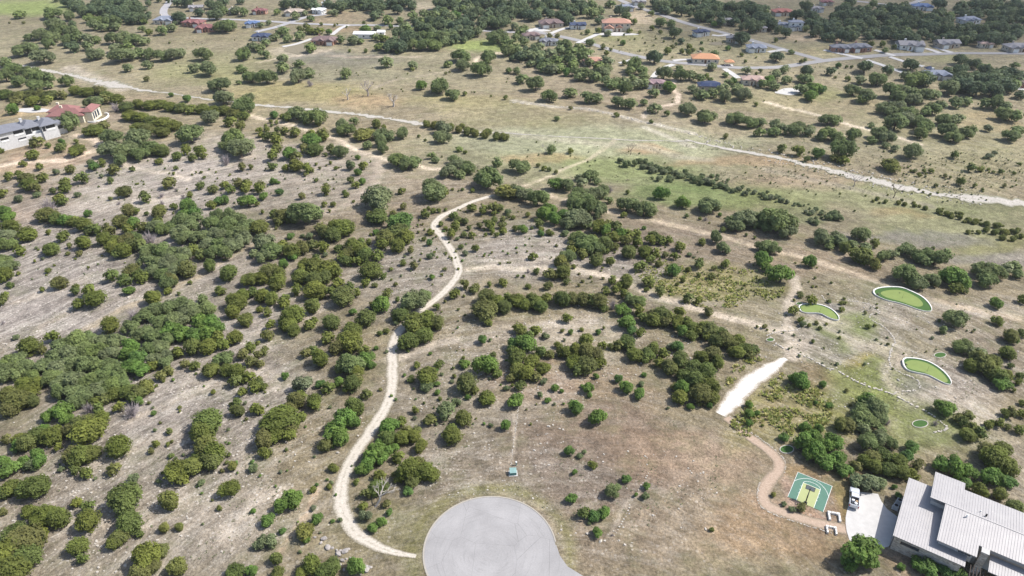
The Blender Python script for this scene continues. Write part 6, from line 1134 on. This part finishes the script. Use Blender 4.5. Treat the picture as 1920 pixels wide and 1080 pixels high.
# green transformer and its pedestal
p = gp(962,885,.5); root = empty('transformer_box', p, R(4)); teal = rmat('teal_steel',(.10,.22,.20))
MB().add([(-.75,-.6,0),(.75,-.6,0),(.75,.6,0),(-.75,.6,0),(-.75,-.6,.8),(.75,-.6,.8),(.75,.6,1.15),(-.75,.6,1.15)], [(3,2,1,0),(4,5,6,7),(0,1,5,4),(1,2,6,5),(2,3,7,6),(3,0,4,7)]).build('cabinet', teal, root)
MB().add([(-.78,-.65,.82),(.78,-.65,.82),(.78,.65,1.18),(-.78,.65,1.18),(-.78,-.65,.88),(.78,-.65,.88),(.78,.65,1.24),(-.78,.65,1.24)], [(3,2,1,0),(4,5,6,7),(0,1,5,4),(1,2,6,5),(2,3,7,6),(3,0,4,7)]).build('lid', rmat('pale_teal_steel',(.22,.34,.32)), root)
MB().box(-1.0,1.0,-.85,.85,-.2,.07).build('pad', M['concrete'], root); tag(root, 'teal green utility transformer box on the bare lot', 'utility box')
p = gp(968,870,.4); root = empty('utility_pedestal', p); MB().tube([(0,0,0),(0,0,.9)], .13, 8).build('post', teal, root); MB().tube([(0,0,.85),(0,0,1.15)], .2, 8).build('cap', M['white'], root); tag(root, 'short utility pedestal with white cap behind the transformer', 'utility post')

# ------------------------------------------------------------------ dead trees
def dead_tree(name, p, h, label, seed, lean=(0,0), spread=.6, m='deadwood', fat=1.0):
    g = random.Random(seed); root = empty(name, p)
    tr = MB(); a = np.array([0,0,-.1]); b = np.array([lean[0]*.4*h, lean[1]*.4*h, .38*h]); tr.tube([a,(a+b)/2+np.array([.03*h,0,0]),b], [.07*h*fat,.055*h*fat,.046*h*fat], 7); tr.build('trunk', M[m], root)
    def grow(mb, s, d, L_, r, lev):
        e = s+d*L_; mid = (s+e)/2+np.array([g.gauss(0,.06),g.gauss(0,.06),g.gauss(0,.04)])*L_; mb.tube([s,mid,e], [r,r*.75,r*.5], 5)
        if lev == 0: return
        for _ in range(3):
            d2 = d+np.array([g.gauss(0,spread),g.gauss(0,spread),g.gauss(.1,spread*.6)]); d2 /= np.linalg.norm(d2); grow(mb, mid*.3+e*.7, d2, L_*g.uniform(.5,.75), r*.5, lev-1)
    for i in range(4):
        t = 2*pi*i/4+g.random(); d = np.array([cos(t)*.7+lean[0], sin(t)*.7+lean[1], .75]); d /= np.linalg.norm(d); mb = MB(); grow(mb, b*g.uniform(.7,1), d, .34*h, .04*h*fat, 3); mb.build('branch', M[m], root)
    tag(root, label, 'dead tree'); return root
dead_tree('dead_tree', gp(704,950), 6.5, 'leaning bleached dead tree inside the path bend', 3, (.5,.35), .5, fat=.6)
dead_tree('dead_tree', gp(690,180), 10, 'spreading bare tree standing in the ochre meadow', 5, spread=.55, m='twig', fat=.75)
dead_tree('dead_tree', gp(652,187), 7, 'white bare snag left of the spreading bare tree', 6, spread=.35)
dead_tree('dead_tree', gp(738,200), 8.5, 'bare snag right of the spreading bare tree', 7, spread=.5)
dead_tree('dead_tree', gp(1600,350), 7, 'thin bare tree below the creek bed', 8, spread=.5, m='twig', fat=.45)
dead_tree('dead_tree', gp(1675,371), 7, 'thin bare brown tree right of its twin below the creek', 9, spread=.4, m='bark', fat=.45)
dead_tree('dead_tree', gp(1182,290), 6, 'thin bare snag on the reddish meadow strip', 10, spread=.4, m='bark', fat=.45)
dead_tree('dead_tree', gp(1022,287), 5, 'pale bare snag beside the faint meadow track', 11, spread=.5, fat=.45)

# ------------------------------------------------------------------ tussocks, weeds and loose stones: uncountable ground cover
path_xy = resample([gp(*q)[:2] for q in PATH], 2.0)
white_xy = resample([gp(*q)[:2] for q in [(1350,777),(1368,755),(1392,733),(1425,703),(1452,684),(1473,672)]], 1.0)
DRw = np.array([gp(1600,960)[:2], gp(1790,980)[:2], gp(1520,920)[:2]])
def allowed(x, y):
    ok = (np.hypot(x-CUL[0], y-CUL[1]) > CUL_R+.8)
    d = np.min(np.hypot(x[:,None]-path_xy[None,:,0], y[:,None]-path_xy[None,:,1]), 1); ok &= d > 2.0
    d = np.min(np.hypot(x[:,None]-white_xy[None,:,0], y[:,None]-white_xy[None,:,1]), 1); ok &= d > 3.4
    ok &= ~((np.abs((x-HO[0])*HU[0]+(y-HO[1])*HU[1]-10) < 22) & (np.abs((x-HO[0])*HV[0]+(y-HO[1])*HV[1]-9) < 15))
    return ok
def tufts(name, mat, n, region, rmin, rmax, label, seed, blades=7, hk=.9, thr=0.0, ns=8.0):
    g = np.random.default_rng(seed); X, Y = [], []
    tot = sum(r_[4] for r_ in region)
    for px, py, rx, ry, wt in region:
        m_ = int(n*wt/tot); t = g.uniform(0,2*pi,m_); q = np.sqrt(g.random(m_))
        c = gp(px,py); a = gp(px+rx,py)-c; b = gp(px,py-ry)-c; b2 = c-gp(px,py+ry)
        u, v = q*np.cos(t), q*np.sin(t)
        X.append(c[0]+a[0]*u+np.where(v>0,b[0],b2[0])*v); Y.append(c[1]+a[1]*u+np.where(v>0,b[1],b2[1])*v)
    X, Y = np.concatenate(X), np.concatenate(Y)
    keep = allowed(X, Y) & (vnoise(X, Y, ns, seed) > thr); X, Y = X[keep], Y[keep]; n = len(X)
    Z = hgt(X, Y); r = g.uniform(rmin, rmax, n)
    ang = g.uniform(0,2*pi,(n,blades)); el = g.uniform(.35,1.3,(n,blades)); ln = r[:,None]*g.uniform(.7,1.2,(n,blades))
    d = np.stack([np.cos(ang)*np.cos(el), np.sin(ang)*np.cos(el), np.sin(el)*hk], -1)*ln[...,None]
    sd_ = np.stack([-np.sin(ang), np.cos(ang), np.zeros_like(ang)], -1)*(ln*.38)[...,None]
    o = np.stack([X, Y, Z], -1)[:,None,:]
    V = np.stack([o+d*.25-sd_*.5, o+d*.25+sd_*.5, o+d+sd_*.5, o+d-sd_*.5], 2).reshape(-1,3)
    F = np.arange(len(V)).reshape(-1,4)
    pl = np.repeat(g.random(n), blades*4); sp = np.repeat(g.random(n*blades), 4)
    tag(link(bpy.data.objects.new(name, mesh_np(name, V, F, M[mat], [('plant','FLOAT','POINT',pl),('spray','FLOAT','POINT',sp)]))), label, kind='stuff')
M['tussock'] = leaf_material('tussock_grass', [(.33,.33,.085),(.26,.30,.085),(.40,.36,.15),(.21,.26,.075)])
M['weed'] = leaf_material('low_weeds', [(.20,.215,.115),(.25,.22,.15),(.16,.20,.085),(.29,.25,.18)])
tufts('tussock_grass', 'tussock', 2600, [(1410,745,55,75,1.0),(1500,770,60,50,.8),(1350,540,120,38,1.4),(1240,510,50,20,.3),(1440,700,30,30,.3)], .45, .85, 'yellow green tussock grass on the slopes', 21, thr=.38, ns=3)
tufts('low_weeds', 'weed', 9000, [(300,800,420,260,3),(900,700,260,200,1.6),(1150,880,200,120,.5),(1000,470,500,90,1.6),(200,420,330,120,1.6),(1600,650,320,130,1.2),(700,330,300,70,.8)], .16, .42, 'low weeds and dry forbs across the stony ground', 22, 5, .7, .45, 9)
tufts('bank_tussocks', 'weed', 1500, [(1640,320,300,40,1.5),(1420,270,140,22,.6),(1850,330,120,50,1.0),(1340,330,220,16,.6)], .3, .75, 'dark tussocks on the creek banks', 23, 6, .8, .35, 12)

def loose_stones(n, region, label, seed, smin=.10, smax=.38):
    g = np.random.default_rng(seed); X, Y = [], []; tot = sum(r_[4] for r_ in region)
    for px, py, rx, ry, wt in region:
        m_ = int(n*wt/tot); t = g.uniform(0,2*pi,m_); q = np.sqrt(g.random(m_)); c = gp(px,py); a = gp(px+rx,py)-c; b = gp(px,py-ry)-c; b2 = c-gp(px,py+ry); u, v = q*np.cos(t), q*np.sin(t)
        X.append(c[0]+a[0]*u+np.where(v>0,b[0],b2[0])*v); Y.append(c[1]+a[1]*u+np.where(v>0,b[1],b2[1])*v)
    X, Y = np.concatenate(X), np.concatenate(Y)
    rr = np.hypot(X-HILL[0], (Y-HILL[1])*.85)+3*vnoise(X,Y,15,31)      # denser along the ledges
    k = allowed(X, Y) & (vnoise(X, Y, 7, seed)*.6+.4*vnoise(rr*4, rr*0, 5, 9) > .42); X, Y = X[k], Y[k]; n = len(X); Z = hgt(X, Y)
    s = smin+(smax-smin)*g.random(n)**2.5; th = g.uniform(0,2*pi,n)[:,None]+np.arange(5)*2*pi/5+g.uniform(-.4,.4,(n,5)); r = s[:,None]*g.uniform(.7,1.15,(n,5))
    bx, by = X[:,None]+r*np.cos(th), Y[:,None]+r*np.sin(th)*.85
    lo = np.stack([bx, by, np.repeat(Z[:,None]-.03,5,1)], -1); hi = np.stack([X[:,None]+(bx-X[:,None])*.8, Y[:,None]+(by-Y[:,None])*.8, Z[:,None]+(s*g.uniform(.25,.6,n))[:,None]+g.uniform(-.02,.02,(n,5))], -1)
    V = np.concatenate([lo, hi], 1).reshape(-1,3); base = np.arange(n)[:,None]*10
    sides = np.concatenate([np.stack([base[:,0]+i, base[:,0]+(i+1)%5, base[:,0]+5+(i+1)%5, base[:,0]+5+i], -1) for i in range(5)]); tops = [tuple(b_+5+np.arange(5)) for b_ in base[:,0]]
    me = bpy.data.meshes.new('loose_stones'); me.from_pydata(V.tolist(), [], [tuple(f) for f in sides.tolist()]+tops); me.materials.append(M['stone']); me.update()
    tag(link(bpy.data.objects.new('loose_stones', me)), label, kind='stuff')
loose_stones(5600, [(260,880,330,200,3),(860,800,200,140,.9),(1150,930,200,120,.45),(1060,640,260,80,1.4),(950,470,180,50,.8),(150,560,230,120,1.5),(300,350,230,70,.7),(1650,660,260,110,1.4)], 'loose pale limestone rubble over the slopes', 41)
# ------------------------------------------------------------------ passing clouds (overhead, out of the view) and the air
def cloud(name, cx, cy, cz, rx, ry, rz, dens, seed, label):
    g = random.Random(seed); mb = MB()
    V, F = ico_core((0,0,0), (1,1,1)); V = list(V); F2 = F
    for _ in range(3):
        E = {}; F3 = []
        def mid(a, b):
            k = (min(a,b), max(a,b))
            if k not in E: m_ = V[a]+V[b]; V.append(m_/np.linalg.norm(m_)); E[k] = len(V)-1
            return E[k]
        for a, b, c in F2:
            x, y, z = mid(a,b), mid(b,c), mid(c,a); F3 += [(a,x,z),(x,b,y),(z,y,c),(x,y,z)]
        F2 = F3
    A = np.array(V); k = 1+.16*np.sin(A[:,0]*5+seed)*np.sin(A[:,1]*4.3+seed*2)+.10*np.sin(A[:,0]*9+A[:,2]*7+seed)*np.sin(A[:,1]*11)
    A = A*k[:,None]*np.array([rx,ry,rz])+np.array([cx,cy,cz])
    m = bpy.data.materials.new('cloud_vapour'); m.use_nodes = True; N = m.node_tree.nodes; N.remove(N['Principled BSDF'])
    pv = N.new('ShaderNodeVolumePrincipled'); pv.inputs['Density'].default_value = dens; pv.inputs['Color'].default_value = (.98,.98,.99,1); pv.inputs['Anisotropy'].default_value = .6
    m.node_tree.links.new(pv.outputs[0], N['Material Output'].inputs['Volume'])
    me = bpy.data.meshes.new(name); me.from_pydata(A.tolist(), [], F2); me.materials.append(m); me.update()
    tag(link(bpy.data.objects.new(name, me)), label, kind='structure')
SD = np.array([sin(SUN_AZ)*cos(SUN_EL), cos(SUN_AZ)*cos(SUN_EL), sin(SUN_EL)])
for i, (px, py, rx, ry, dens) in enumerate(((1790,40,230,140,.0075),)):
    g_ = gp(px, py); c = g_ + SD*(700/SD[2]); cloud('cloud', c[0], c[1], c[2], rx, ry, 50, dens, 3+i, 'fair weather cloud passing overhead')
hz = MB().box(-7500, 7500, -900, 10500, -12, 124)
m = bpy.data.materials.new('thin_haze'); m.use_nodes = True; N = m.node_tree.nodes; N.remove(N['Principled BSDF'])
pv = N.new('ShaderNodeVolumePrincipled'); pv.inputs['Density'].default_value = .00007; pv.inputs['Color'].default_value = (.86,.92,1.0,1); pv.inputs['Anisotropy'].default_value = .2
m.node_tree.links.new(pv.outputs[0], N['Material Output'].inputs['Volume'])
tag(hz.build('haze', m), 'thin pale summer haze over the valley', kind='stuff')
